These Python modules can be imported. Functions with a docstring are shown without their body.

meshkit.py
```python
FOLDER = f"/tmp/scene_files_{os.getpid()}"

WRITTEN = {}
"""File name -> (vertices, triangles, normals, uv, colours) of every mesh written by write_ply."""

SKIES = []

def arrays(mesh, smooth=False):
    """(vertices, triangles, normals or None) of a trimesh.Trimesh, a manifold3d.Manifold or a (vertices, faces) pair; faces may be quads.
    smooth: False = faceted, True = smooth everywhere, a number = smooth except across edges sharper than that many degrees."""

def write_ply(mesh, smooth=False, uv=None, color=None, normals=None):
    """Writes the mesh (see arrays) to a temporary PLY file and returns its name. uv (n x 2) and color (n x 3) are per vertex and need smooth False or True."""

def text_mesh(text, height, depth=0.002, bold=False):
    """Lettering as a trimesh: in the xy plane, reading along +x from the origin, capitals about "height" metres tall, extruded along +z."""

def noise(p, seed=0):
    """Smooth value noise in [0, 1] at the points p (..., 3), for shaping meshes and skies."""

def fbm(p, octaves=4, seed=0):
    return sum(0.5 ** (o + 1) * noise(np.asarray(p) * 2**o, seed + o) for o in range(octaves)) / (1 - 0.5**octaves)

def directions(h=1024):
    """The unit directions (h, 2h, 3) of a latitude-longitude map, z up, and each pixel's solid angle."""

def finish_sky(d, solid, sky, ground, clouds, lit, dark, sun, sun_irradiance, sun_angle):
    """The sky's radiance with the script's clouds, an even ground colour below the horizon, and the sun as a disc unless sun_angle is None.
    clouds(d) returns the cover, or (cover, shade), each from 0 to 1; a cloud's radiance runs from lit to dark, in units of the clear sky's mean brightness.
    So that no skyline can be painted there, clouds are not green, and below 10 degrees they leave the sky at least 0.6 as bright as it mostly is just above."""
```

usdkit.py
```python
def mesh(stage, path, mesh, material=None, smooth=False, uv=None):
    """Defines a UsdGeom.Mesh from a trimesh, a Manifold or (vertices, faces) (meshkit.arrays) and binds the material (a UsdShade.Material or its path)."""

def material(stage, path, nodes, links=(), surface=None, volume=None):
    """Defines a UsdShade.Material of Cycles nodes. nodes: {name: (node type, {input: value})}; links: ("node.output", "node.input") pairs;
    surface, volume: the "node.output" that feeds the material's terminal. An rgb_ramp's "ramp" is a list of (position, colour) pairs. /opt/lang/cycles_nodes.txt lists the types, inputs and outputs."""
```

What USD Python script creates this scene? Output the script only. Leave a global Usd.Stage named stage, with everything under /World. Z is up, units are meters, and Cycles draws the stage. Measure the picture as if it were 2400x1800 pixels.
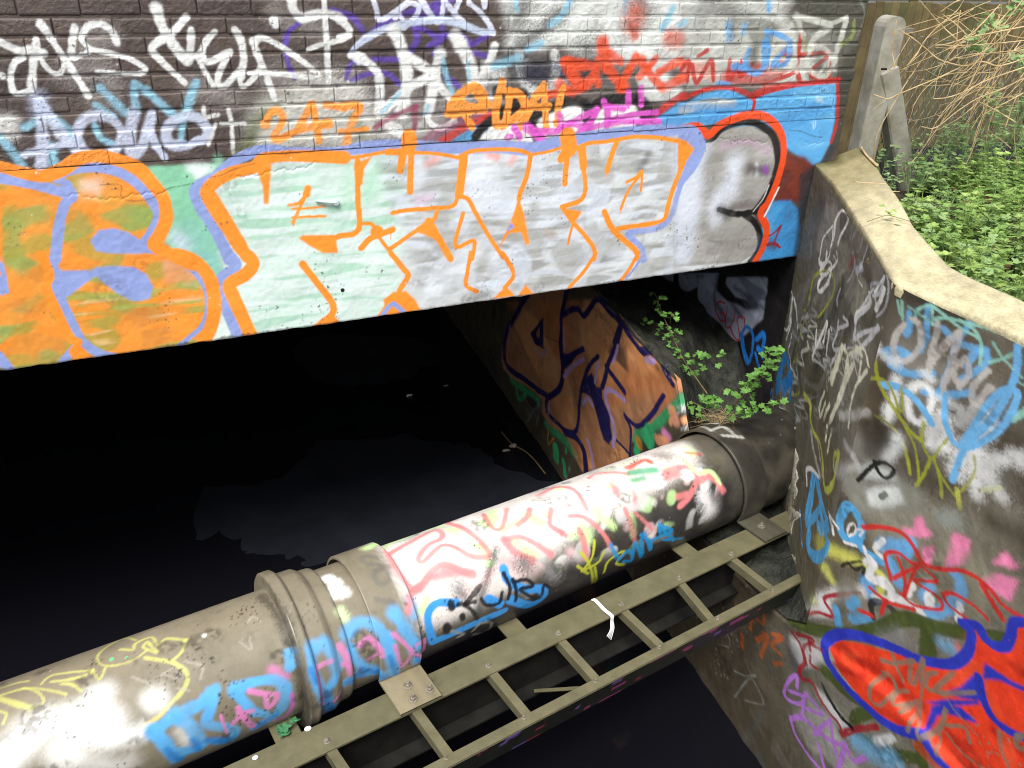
import math, random
import numpy as np
from scipy import ndimage
from pxr import Usd, UsdGeom, UsdLux, UsdShade, Sdf, Gf, Vt
import usdkit

random.seed(7)
RNG = np.random.default_rng(7)
stage = Usd.Stage.CreateInMemory()
UsdGeom.SetStageUpAxis(stage, UsdGeom.Tokens.z)
UsdGeom.SetStageMetersPerUnit(stage, 1.0)
UsdGeom.Xform.Define(stage, '/World')
UsdGeom.Scope.Define(stage, '/World/Looks')

# ------------------------------------------------------------------ camera, sky, sun, exposure
EYE = np.array([0.0, 0.0, 0.0])          # the eye is the origin: heights are measured from it
FOCAL_PX, WALL_Y = 1930.0, 4.05199632
PITCH, YAW, ROLL = np.radians([27.69324236, 25.57247175, 1.85032868])
_cp, _sp, _cy, _sy = np.cos(PITCH), np.sin(PITCH), np.cos(YAW), np.sin(YAW)
FW = np.array([_sy * _cp, _cy * _cp, -_sp])
_r = np.array([_cy, -_sy, 0.0]); _u = np.cross(_r, FW)
RT = np.cos(ROLL) * _r + np.sin(ROLL) * _u
UP = -np.sin(ROLL) * _r + np.cos(ROLL) * _u
camera = UsdGeom.Camera.Define(stage, '/World/camera')
_m = np.eye(4); _m[0, :3], _m[1, :3], _m[2, :3] = RT, UP, -FW
camera.AddTransformOp().Set(Gf.Matrix4d(*_m.ravel().tolist()))
camera.CreateHorizontalApertureAttr(36.0)
camera.CreateVerticalApertureAttr(27.0)
camera.CreateFocalLengthAttr(36.0 * FOCAL_PX / 2400.0)
camera.CreateClippingRangeAttr(Gf.Vec2f(0.05, 2000.0))
camera.CreateExposureAttr(1.92)

SUN = np.array([-0.34, -0.40, 0.85]); SUN /= np.linalg.norm(SUN)   # direction towards the sun, veiled by cloud
SKY_STRENGTH, SUN_POWER = 0.055, 0.40
sky_mat = usdkit.material(stage, '/World/Looks/overcast_sky', {
    's': ('sky_texture', {'sky_type': 'single_scattering', 'sun_disc': False, 'sun_elevation': float(np.arcsin(SUN[2])),
                          'sun_rotation': float(np.arctan2(SUN[0], SUN[1])), 'air_density': 1.0, 'aerosol_density': 2.0}),
    'h': ('hsv', {'saturation': 0.25, 'value': 1.0}),
    'b': ('background_shader', {'strength': SKY_STRENGTH})}, [('s.color', 'h.color'), ('h.color', 'b.color')], surface='b.background')
dome = UsdLux.DomeLight.Define(stage, '/World/sky')
UsdShade.MaterialBindingAPI.Apply(dome.GetPrim()).Bind(sky_mat)
dome.GetPrim().SetCustomDataByKey('kind', 'structure')
sun = UsdLux.DistantLight.Define(stage, '/World/sun')
sun.CreateIntensityAttr(SUN_POWER); sun.CreateAngleAttr(28.0); sun.CreateNormalizeAttr(True)
sun.CreateColorAttr(Gf.Vec3f(1.0, 0.965, 0.90))
_z = SUN; _x = np.cross([0, 0, 1.0], _z); _x /= np.linalg.norm(_x); _yv = np.cross(_z, _x)
_m = np.eye(4); _m[0, :3], _m[1, :3], _m[2, :3] = _x, _yv, _z
sun.AddTransformOp().Set(Gf.Matrix4d(*_m.ravel().tolist()))

# ------------------------------------------------------------------ measuring: lines of sight met with real planes
def ray(x, y): return FW + RT * (x - 1200) / FOCAL_PX - UP * (y - 900) / FOCAL_PX
def hit(x, y, n, c):
    v = ray(x, y); n = np.asarray(n, float); return v * (c / (v @ n))
def bearing(deg): b = np.radians(deg); return np.array([np.sin(b), np.cos(b), 0.0])
FR = {'T%d%d' % (i, j): (800 * i, 600 * j, 2.765) for i in range(3) for j in range(3)}
FR.update(C0=(0, 0, 4.1475), C1=(1000, 0, 4.1475), C2=(1700, 0, 4.1475), C3=(1700, 350, 4.1475), C4=(1700, 900, 2.765), E0=(560, 1240, 3.318),
          E2=(1450, 650, 4.147), V1=(2000, 0, 4.1475), V2=(2000, 350, 4.1475), S=(0, 0, 1.0))
def P_(frame, s):
    """'x,y x,y ...' measured in an enlargement -> positions in the photograph."""
    ox, oy, k = FR[frame]
    return np.array([[ox + float(a.split(',')[0]) / k, oy + float(a.split(',')[1]) / k] for a in s.split()])

# ------------------------------------------------------------------ naming
_used = {}
def numbered(path):
    k = _used.get(path, 0); _used[path] = k + 1
    return path if k == 0 else '%s_%03d' % (path, k)
def tag(prim, label=None, cat=None, group=None, kind=None):
    for k, v in (('label', label), ('category', cat), ('group', group), ('kind', kind)):
        if v: prim.SetCustomDataByKey(k, v)
    return prim
def thing(name, label, cat, loc=(0, 0, 0), group=None):
    x = UsdGeom.Xform.Define(stage, numbered('/World/' + name))
    x.AddTranslateOp().Set(Gf.Vec3d(*map(float, loc)))
    return tag(x.GetPrim(), label, cat, group)
def origin_of(prim):
    return np.array(UsdGeom.XformCache().GetLocalToWorldTransform(prim).ExtractTranslation())
def smooth_normals(v, f):
    fn = np.cross(v[f[:, 1]] - v[f[:, 0]], v[f[:, 2]] - v[f[:, 0]]); n = np.zeros_like(v)
    for k in range(3):
        for c in range(3): n[:, c] += np.bincount(f[:, k], fn[:, c], len(v))
    l = np.linalg.norm(n, axis=1, keepdims=True)
    return n / np.maximum(l, 1e-20)
def obj(name, mesh, mat, parent=None, color=None, smooth=True):
    """One Mesh prim; mesh = (vertices in world metres, triangles)."""
    base = str(parent.GetPath()) if parent is not None else '/World'
    v, f = np.asarray(mesh[0], float), np.asarray(mesh[1], int)
    if f.shape[1] == 4: f = np.vstack([f[:, [0, 1, 2]], f[:, [0, 2, 3]]])
    if parent is not None: v = v - origin_of(parent)
    m = UsdGeom.Mesh.Define(stage, numbered(base + '/' + name))
    m.CreatePointsAttr(Vt.Vec3fArray.FromNumpy(v.astype(np.float32)))
    m.CreateFaceVertexCountsAttr(Vt.IntArray.FromNumpy(np.full(len(f), 3, np.int32)))
    m.CreateFaceVertexIndicesAttr(Vt.IntArray.FromNumpy(f.astype(np.int32).ravel()))
    m.CreateSubdivisionSchemeAttr('none')
    if smooth:
        m.CreateNormalsAttr(Vt.Vec3fArray.FromNumpy(smooth_normals(v, f).astype(np.float32))); m.SetNormalsInterpolation('vertex')
    if color is not None:
        c = np.broadcast_to(np.asarray(color, np.float32), (len(v), 3)).copy()
        UsdGeom.PrimvarsAPI(m).CreatePrimvar('paint', Sdf.ValueTypeNames.Color3fArray, 'vertex').Set(Vt.Vec3fArray.FromNumpy(c))
    UsdShade.MaterialBindingAPI.Apply(m.GetPrim()).Bind(mat)
    return m.GetPrim()
def join(*ms):
    vs, fs, k = [], [], 0
    for v, f in ms:
        v, f = np.asarray(v, float), np.asarray(f, int)
        if f.shape[1] == 4: f = np.vstack([f[:, [0, 1, 2]], f[:, [0, 2, 3]]])
        vs.append(v); fs.append(f + k); k += len(v)
    return np.vstack(vs), np.vstack(fs)
def box(c, ax, half, bev=0.0):
    """Box with bevelled edges: centre, three unit axes (rows), half sizes."""
    import manifold3d as m3
    ax = np.asarray(ax, float); half = np.asarray(half, float)
    if bev <= 0:
        s = np.array([[i, j, k] for i in (-1, 1) for j in (-1, 1) for k in (-1, 1)], float)
        f = np.array([[0, 1, 3, 2], [4, 6, 7, 5], [0, 4, 5, 1], [2, 3, 7, 6], [0, 2, 6, 4], [1, 5, 7, 3]])
        v = s * half; tri = np.vstack([f[:, [0, 1, 2]], f[:, [0, 2, 3]]])
    else:
        pts = []
        for i in (-1, 1):
            for j in (-1, 1):
                for k in (-1, 1):
                    for a in range(3):
                        p = np.array([i, j, k]) * (half - bev); p[a] = (i, j, k)[a] * half[a]; pts.append(p)
        mm = m3.Manifold.hull_points(np.array(pts)).to_mesh(); v, tri = np.array(mm.vert_properties)[:, :3], np.array(mm.tri_verts)
    w = np.asarray(c) + v @ ax
    if np.linalg.det(ax) < 0: tri = tri[:, ::-1]
    return w, tri
def tube(pts, rad, sides=6):
    p = np.asarray(pts, float); t = np.gradient(p, axis=0); t /= np.linalg.norm(t, axis=1, keepdims=True) + 1e-12
    a = np.cross(t, np.where(np.abs(t[:, 2:]) < 0.9, [0, 0, 1.0], [1.0, 0, 0])); a /= np.linalg.norm(a, axis=1, keepdims=True) + 1e-12
    b = np.cross(t, a); an = np.arange(sides) * 2 * np.pi / sides
    r = np.broadcast_to(rad, (len(p),))[:, None, None]
    v = p[:, None] + r * (np.cos(an)[None, :, None] * a[:, None] + np.sin(an)[None, :, None] * b[:, None])
    i, j = np.meshgrid(np.arange(len(p) - 1), np.arange(sides), indexing='ij')
    q = np.stack([i * sides + j, i * sides + (j + 1) % sides, (i + 1) * sides + (j + 1) % sides, (i + 1) * sides + j], -1).reshape(-1, 4)
    v = v.reshape(-1, 3); n = len(v)
    v = np.vstack([v, p[0], p[-1]]); L = len(p) - 1
    caps = [[n, (j + 1) % sides, j] for j in range(sides)] + [[n + 1, L * sides + j, L * sides + (j + 1) % sides] for j in range(sides)]
    return v, np.vstack([q[:, [0, 1, 2]], q[:, [0, 2, 3]], np.array(caps)])
def curve(ctrl, n):
    """Catmull-Rom through the control points (rows, any width)."""
    c = np.asarray(ctrl, float)
    if len(c) == 1: return np.repeat(c, 2, 0)
    c = np.vstack([2 * c[0] - c[1], c, 2 * c[-1] - c[-2]]); t = np.linspace(0, len(c) - 3 - 1e-9, n); i = t.astype(int); t = (t - i)[:, None]
    a, b, d, e = c[i], c[i + 1], c[i + 2], c[i + 3]
    return 0.5 * (2 * b + (d - a) * t + (2 * a - 5 * b + 4 * d - e) * t * t + (3 * b - a - 3 * d + e) * t ** 3)

# ------------------------------------------------------------------ materials
def mat(name, nodes, links, surface='p.BSDF'): return usdkit.material(stage, '/World/Looks/' + name, nodes, links, surface=surface)
def painted(name, rough=0.5, bump=0.3, scale=140.0, spec=0.35, dirt=0.12, fleck=0.06):
    """Masonry paint: the colour of the paint comes with the mesh, the grain from noise."""
    return mat(name, {
        'a': ('attribute', {'attribute': 'paint'}), 'tc': ('geometry', {}),
        'n': ('noise_texture', {'scale': scale, 'detail': 4.0, 'roughness': 0.6}),
        'n2': ('noise_texture', {'scale': 9.0, 'detail': 5.0, 'roughness': 0.65}),
        'r': ('map_range', {'from_min': 0.35, 'from_max': 0.75, 'to_min': 1.0 - dirt, 'to_max': 1.04}),
        'n3': ('noise_texture', {'scale': 75.0, 'detail': 4.0, 'roughness': 0.7}), 'r3': ('map_range', {'from_min': 0.3, 'from_max': 0.7, 'to_min': 1.0 - fleck, 'to_max': 1.0 + fleck * 0.5}), 'mm': ('math', {'math_type': 'multiply'}),
        'c': ('combine_color', {}), 'mx': ('mix', {'mix_type': 'multiply', 'fac': 1.0}),
        'rr': ('map_range', {'from_min': 0.3, 'from_max': 0.7, 'to_min': rough - 0.1, 'to_max': rough + 0.15}),
        'b': ('bump', {'strength': bump, 'distance': 0.004}), 'p': ('principled_bsdf', {'specular_ior_level': spec})},
        [('tc.position', 'n.vector'), ('tc.position', 'n2.vector'), ('n2.fac', 'r.value'), ('tc.position', 'n3.vector'), ('n3.fac', 'r3.value'), ('r.result', 'mm.value1'), ('r3.result', 'mm.value2'), ('mm.value', 'c.r'), ('mm.value', 'c.g'), ('mm.value', 'c.b'),
         ('a.color', 'mx.color1'), ('c.color', 'mx.color2'), ('mx.color', 'p.base_color'), ('n.fac', 'b.height'), ('b.normal', 'p.normal'),
         ('n2.fac', 'rr.value'), ('rr.result', 'p.roughness')])
def speckled(name, c1, c2, scale=20.0, rough=0.7, bump=0.3, spec=0.3, metallic=0.0, fine=200.0, lo=0.35, hi=0.65, dist=0.004, extra=()):
    return mat(name, {
        'tc': ('geometry', {}), 'n': ('noise_texture', {'scale': scale, 'detail': 6.0, 'roughness': 0.65}),
        'f': ('noise_texture', {'scale': fine, 'detail': 3.0}), 'r': ('rgb_ramp', {'ramp': [(lo, c1), (hi, c2)] + list(extra)}),
        'b': ('bump', {'strength': bump, 'distance': dist}), 'p': ('principled_bsdf', {'roughness': rough, 'specular_ior_level': spec, 'metallic': metallic})},
        [('tc.position', 'n.vector'), ('tc.position', 'f.vector'), ('n.fac', 'r.fac'), ('r.color', 'p.base_color'), ('f.fac', 'b.height'), ('b.normal', 'p.normal')])
def leafy(name, c1, c2, trans=0.35):
    return mat(name, {
        'o': ('object_info', {}), 'g': ('geometry', {}), 'n': ('noise_texture', {'scale': 7.0, 'detail': 3.0}), 'r': ('rgb_ramp', {'ramp': [(0.3, c1), (0.7, c2)]}),
        'p': ('principled_bsdf', {'roughness': 0.5, 'specular_ior_level': 0.35}), 't': ('translucent_bsdf', {}), 'm': ('mix_closure', {'fac': trans})},
        [('g.position', 'n.vector'), ('n.fac', 'r.fac'), ('r.color', 'p.base_color'), ('r.color', 't.color'), ('p.BSDF', 'm.closure1'), ('t.BSDF', 'm.closure2')], surface='m.closure')
def lin(c):
    c = np.asarray(c, float) / 255.0
    return np.where(c <= 0.04045, c / 12.92, ((c + 0.055) / 1.055) ** 2.4)
def pig(c, k=0.84): return np.minimum(lin(c) * k, 0.84)

M_BRICK = painted('painted_brick', 0.42, 0.9, 190.0, 0.5, 0.10)
M_RENDER = painted('painted_concrete', 0.5, 0.28, 150.0, 0.35, 0.06)
M_WING = painted('graffitied_concrete', 0.55, 0.6, 190.0, 0.3, 0.2, 0.12)
M_PIPE = painted('painted_iron', 0.34, 0.12, 160.0, 0.45, 0.15)
M_RAIL = speckled('painted_steel', (0.088, 0.080, 0.044), (0.124, 0.113, 0.064), 9.0, 0.5, 0.25, 0.4, extra=[(0.69, (0.124, 0.113, 0.064)), (0.76, (0.085, 0.050, 0.026)), (0.25, (0.055, 0.050, 0.034))])
M_RUST = speckled('weathered_bolt', (0.10, 0.085, 0.065), (0.22, 0.19, 0.15), 60.0, 0.5, 0.4, 0.5)
M_COPE = painted('sandy_coping', 0.85, 0.9, 110.0, 0.2, 0.16, 0.28)
M_COPING = speckled('coping_concrete', (0.40, 0.35, 0.225), (0.60, 0.52, 0.35), 9.0, 0.85, 0.5, 0.2, fine=110.0)
M_MORTAR = speckled('crumbling_mortar', (0.20, 0.185, 0.145), (0.62, 0.58, 0.48), 45.0, 0.9, 0.8, 0.15, fine=120.0)
M_POST = speckled('post_concrete', (0.17, 0.16, 0.12), (0.31, 0.30, 0.26), 6.0, 0.85, 0.6, 0.2, fine=140.0)
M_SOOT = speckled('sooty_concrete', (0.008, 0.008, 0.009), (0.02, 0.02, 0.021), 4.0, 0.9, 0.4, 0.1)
M_LEDGE = speckled('mossy_concrete', (0.011, 0.012, 0.010), (0.045, 0.047, 0.036), 9.0, 0.85, 0.9, 0.2, fine=40.0, dist=0.02)
M_BLACK_STEEL = speckled('near_black_steel', (0.004, 0.004, 0.0035), (0.013, 0.012, 0.010), 7.0, 0.8, 0.4, 0.2)  # near-black steel for the webs and bottom flanges
M_GLEAM = speckled('gleam_sheet', (0.009, 0.0105, 0.015), (0.015, 0.017, 0.023), 3.0, 0.7, 0.1, 0.1)  # tone of the imitated reflections on the water
M_WATER = mat('dark_water', {
    'g': ('geometry', {}), 'n': ('noise_texture', {'scale': 1.3, 'detail': 3.0}), 'b': ('bump', {'strength': 0.05, 'distance': 0.05}),
    'p': ('principled_bsdf', {'base_color': (0.0042, 0.0044, 0.0064), 'roughness': 0.06, 'ior': 1.33, 'specular_ior_level': 0.35})},
    [('g.position', 'n.vector'), ('n.fac', 'b.height'), ('b.normal', 'p.normal')])
M_SOIL = speckled('bank_soil', (0.02, 0.018, 0.012), (0.06, 0.05, 0.03), 8.0, 0.95, 0.8, 0.1, fine=30.0)
M_CORD = speckled('white_cord', (0.7, 0.7, 0.72), (0.82, 0.82, 0.84), 90.0, 0.8, 0.3, 0.2)
M_WIRE = speckled('dull_wire', (0.03, 0.03, 0.028), (0.22, 0.22, 0.20), 30.0, 0.6, 0.1, 0.4)
M_DRY = speckled('dry_stem', (0.30, 0.20, 0.095), (0.58, 0.44, 0.25), 12.0, 0.75, 0.3, 0.2)
M_TWIG = speckled('plant_stem', (0.10, 0.07, 0.035), (0.18, 0.13, 0.06), 20.0, 0.7, 0.2, 0.2)
M_LEAF = leafy('climber_leaf', (0.065, 0.18, 0.03), (0.17, 0.36, 0.07))
M_LEAF2 = leafy('pale_leaf', (0.17, 0.29, 0.10), (0.33, 0.46, 0.20))
M_CLEAVER = leafy('cleaver_leaf', (0.12, 0.24, 0.05), (0.38, 0.50, 0.15))
M_DEAD = leafy('dead_leaf', (0.10, 0.05, 0.025), (0.26, 0.15, 0.07), .2)
M_LITTER = speckled('wet_litter', (0.2, 0.15, 0.1), (0.45, 0.4, 0.35), 30.0, 0.6, 0.3, 0.3)
M_GREENRAG = speckled('green_rag', (0.02, 0.10, 0.04), (0.06, 0.2, 0.09), 60.0, 0.7, 0.3, 0.2)
# ------------------------------------------------------------------ the places things stand in
RS = np.random.default_rng(21)
A = hit(1911, 383, [0, 1, 0], WALL_Y)                 # where the wing wall meets the bridge
ZC = -1.12                                            # top of its long face
B = hit(2099, 661, [0, 0, 1], ZC)                  # its corner
KW = ZC / -1.2
WATER_Z, BEAM_Z, BEAM_TOP, JOINT0 = -4.368 * KW, -1.782, -0.884, -0.284
D2 = bearing(5.75); N2 = np.array([D2[1], -D2[0], 0.0]); C2 = N2 @ B     # N2 points into the bank
D1 = (A - B) * [1, 1, 0]; L1 = np.linalg.norm(D1); D1 = D1 / L1; N1 = np.array([D1[1], -D1[0], 0.0]); C1 = N1 @ B
NG, CG = N2, N2 @ A
# pipe axis
PE = np.array([0.9891769, 0.14667239, -0.00403309]); PQ = np.array([2.0, 3.06523824, -2.75172404])
PN = np.cross(PE, [0, 0, 1.0]); PN /= np.linalg.norm(PN); PM = np.cross(PN, PE); PR = 0.28

# ------------------------------------------------------------------ painting: a coat of paint per wall, laid out in metres on that wall
def fnoise(shape, sigma, seed):
    n = ndimage.gaussian_filter(np.random.default_rng(seed).standard_normal(shape).astype(np.float32), sigma)
    return n / (n.std() + 1e-9)
class Coat:
    def __init__(self, u0, u1, v0, v1, res, base, where, seed, wide=1.0):
        self.u0, self.v0, self.res, self.ru, self.where = u0, v0, res, res * wide, where
        self.h, self.w = int((v1 - v0) / res) + 1, int((u1 - u0) / self.ru) + 1
        self.img = np.empty((self.h, self.w, 3), np.float32); self.img[:] = pig(base)
        self.rng = np.random.default_rng(seed + 500); self.thin = np.clip(.94 + .09 * fnoise((self.h, self.w), (.03 / res, .03 / self.ru), seed + 300), .72, 1.0)
        self.grain = np.random.default_rng(seed).random((self.h, self.w)).astype(np.float32)
    def to(self, px):
        o = np.array([self.where(*p) for p in px], float)          # u, v, metres per pixel
        return np.stack([(o[:, 0] - self.u0) / self.ru, (o[:, 1] - self.v0) / self.res, o[:, 2] / self.res], 1)
    def lay(self, x0, y0, al, col, op, grain, crisp=False):
        h, w = al.shape
        if grain: al = np.clip(al + (self.grain[y0:y0 + h, x0:x0 + w] - 0.5) * grain * 4 * al * (1 - al), 0, 1)
        al = (al * op * (1.0 if crisp else self.thin[y0:y0 + h, x0:x0 + w]))[..., None]; s = self.img[y0:y0 + h, x0:x0 + w]; s += (col - s) * al
    def s(self, fr, col, w, pts, soft=0.22, op=1.0, grain=0.5):
        px = P_(fr, pts); k = FR[fr][2]; c = self.to(px)
        if not np.isfinite(c).all() or (c[:, 2] <= 0).any(): return
        if len(c) == 1: q = np.repeat(c, 2, 0)
        else:
            ln = np.linalg.norm(np.diff(c[:, :2], axis=0), axis=1).sum(); q = curve(c, int(min(4000, max(8, ln * 1.6))))
        hw = q[:, 2] * w / k / 2 * (1 + .13 * min(1.0, (soft / .2) ** 2) * ndimage.gaussian_filter1d(self.rng.standard_normal(len(q)), max(2.0, len(q) / 24), mode='nearest') * math.sqrt(max(2.0, len(q) / 24)) * 1.2); hw = np.maximum(hw, .3); soft = soft * 1.45; pad = int(hw.max() * (1 + soft) + 3)
        x0, x1 = int(max(0, q[:, 0].min() - pad)), int(min(self.w, q[:, 0].max() + pad)); y0, y1 = int(max(0, q[:, 1].min() - pad)), int(min(self.h, q[:, 1].max() + pad))
        if x1 - x0 < 2 or y1 - y0 < 2: return
        m = np.ones((y1 - y0, x1 - x0), bool); W = np.zeros(m.shape, np.float32)
        ix, iy = np.round(q[:, 0]).astype(int) - x0, np.round(q[:, 1]).astype(int) - y0
        ok = (ix >= 0) & (iy >= 0) & (ix < m.shape[1]) & (iy < m.shape[0])
        if not ok.any(): return
        m[iy[ok], ix[ok]] = False; W[iy[ok], ix[ok]] = hw[ok]
        d, (jy, jx) = ndimage.distance_transform_edt(m, return_indices=True); Wn = np.maximum(W[jy, jx], 0.5)
        e = np.maximum(soft * Wn, 0.6); al = np.clip((Wn + e - d) / (2 * e), 0, 1); al = al * al * (3 - 2 * al)
        self.lay(x0, y0, al.astype(np.float32), pig(col), op, grain, soft < .22)
    def f(self, fr, col, pts, soft=4.0, op=1.0, grain=0.5, smooth=False):
        c = self.to(P_(fr, pts))[:, :2]
        if smooth: c = curve(np.vstack([c, c[:1]]), len(c) * 8)
        self.poly(c, col, soft / FR[fr][2] * 0.003 / self.res, op, grain)
    def poly(self, c, col, sig, op=1.0, grain=0.5):
        pad = int(sig * 3 + 2)
        x0, x1 = int(max(0, c[:, 0].min() - pad)), int(min(self.w, c[:, 0].max() + pad)); y0, y1 = int(max(0, c[:, 1].min() - pad)), int(min(self.h, c[:, 1].max() + pad))
        if x1 - x0 < 2 or y1 - y0 < 2: return
        yy = np.arange(y0, y1) + 0.001; xx = np.arange(x0, x1); ins = np.zeros((y1 - y0, x1 - x0), bool)
        for (ax, ay), (bx, by) in zip(c, np.roll(c, -1, 0)):
            r = np.nonzero(((ay > yy) != (by > yy)))[0]
            if len(r):
                xc = ax + (yy[r] - ay) / (by - ay) * (bx - ax); ins[r] ^= xx[None, :] < xc[:, None]
        al = ndimage.gaussian_filter(ins.astype(np.float32), max(sig, 0.5)); self.lay(x0, y0, al, pig(col), op, grain, sig < 3)
    def uv(self, col, pts, sig, op=1.0, grain=0.6):
        c = (np.array(pts, float) - [self.u0, self.v0]) / [self.ru, self.res]; self.poly(c, col, sig / self.res, op, grain)
    def mottle(self, fr, pts, cols, su, sv, seed, op=0.8, cut=0.2, soft=8.0, angle=0.0):
        """Brushed or sprayed patches of several colours inside an outline."""
        c = self.to(P_(fr, pts))[:, :2]; x0, x1 = int(max(0, c[:, 0].min())), int(min(self.w, c[:, 0].max())); y0, y1 = int(max(0, c[:, 1].min())), int(min(self.h, c[:, 1].max()))
        if x1 - x0 < 3 or y1 - y0 < 3: return
        keep = self.img.copy()
        for i, col in enumerate(cols):
            n = fnoise((y1 - y0, x1 - x0), (sv / self.res, su / self.ru), seed + i)
            al = np.clip((n - cut) * 1.8, 0, 1) * op; s = self.img[y0:y1, x0:x1]; s += (pig(col) - s) * al[..., None]
        new = self.img; self.img = keep; mask = np.zeros((self.h, self.w), np.float32)
        full = self.img; self.img = np.zeros_like(full); self.poly(c, (255, 255, 255), soft / FR[fr][2] * 0.003 / self.res, 1.0, 0.3)
        mask = self.img[..., :1] / 0.84; self.img = full + (new - full) * np.clip(mask, 0, 1)
    def scuff(self, seed, op=0.25, sig=0.05, dark=(60, 55, 50), cut=1.0):
        n = fnoise((self.h, self.w), sig / self.res, seed); n2 = fnoise((self.h, self.w), 0.006 / self.res, seed + 1)
        al = np.clip(n - cut, 0, 1) * np.clip(n2 + 0.6, 0, 1) * op; self.img += (pig(dark) - self.img) * al[..., None]
    def chips(self, seed, dark, size=.0035, patch=.05, a=1.2, b=.5, box=None):
        n, n2 = fnoise((self.h, self.w), (size / self.res, size / self.ru), seed), fnoise((self.h, self.w), (patch / self.res, patch / self.ru), seed + 1)
        m = np.clip((n - a) * 6, 0, 1) * np.clip((n2 - b) * 4, 0, 1); self.img += (pig(dark) - self.img) * (m * .92)[..., None]
    def specks(self, n, cols, seed, r0=0.0015, r1=0.004, box=None):
        g = np.random.default_rng(seed)
        for _ in range(n):
            x, y = g.random() * self.w, g.random() * self.h; r = (r0 + (r1 - r0) * g.random() ** 3) / self.res; R = int(r + 2)
            x0, x1, y0, y1 = int(max(0, x - R)), int(min(self.w, x + R + 1)), int(max(0, y - R)), int(min(self.h, y + R + 1))
            if x1 <= x0 or y1 <= y0: continue
            d = np.hypot(np.arange(x0, x1)[None] - x, (np.arange(y0, y1)[:, None] - y) * (0.7 + 0.6 * g.random()))
            self.lay(x0, y0, np.clip(r + 0.5 - d, 0, 1).astype(np.float32), pig(cols[g.integers(len(cols))]), 0.9, 0)
    def at(self, u, v):
        x, y = (np.asarray(u) - self.u0) / self.ru, (np.asarray(v) - self.v0) / self.res
        return np.stack([ndimage.map_coordinates(self.img[..., k], [y, x], order=1, mode='nearest') for k in range(3)], -1)
def on_plane(n, c, du, o):
    def w(x, y):
        P = hit(x, y, n, c); return ((P - o) @ du, P[2], (P @ FW) / FOCAL_PX)
    return w
def on_pipe(x, y):
    v = ray(x, y); vp = v - PE * (v @ PE); op = -PQ + PE * (PQ @ PE); a, b, c = vp @ vp, 2 * vp @ op, op @ op - PR * PR
    disc = max(b * b - 4 * a * c, 0.0); P = v * ((-b - math.sqrt(disc)) / 2 / a); d = P - PQ
    return (d @ PE, math.atan2(d @ PN, d @ PM) * PR, (P @ FW) / FOCAL_PX)
WALL = Coat(-2.5, 4.5, -1.80, 0.15, 0.0025, (84, 71, 66), on_plane([0, 1, 0], WALL_Y, np.array([1.0, 0, 0]), np.zeros(3)), 1)
ANG = Coat(-0.25, 2.75, -3.45, -1.0, 0.0025, (100, 95, 80), on_plane(N1, C1, D1, B), 2, 3.4)
LONG = Coat(-1.7, 7.4, -4.45, -1.05, 0.0035, (82, 73, 59), on_plane(N2, C2, D2, B), 3, 1.5)
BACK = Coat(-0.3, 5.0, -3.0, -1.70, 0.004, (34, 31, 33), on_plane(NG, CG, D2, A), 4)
PIPE = Coat(-3.3, 1.6, -0.5, 0.75, 0.002, (134, 126, 108), on_pipe, 5)
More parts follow.
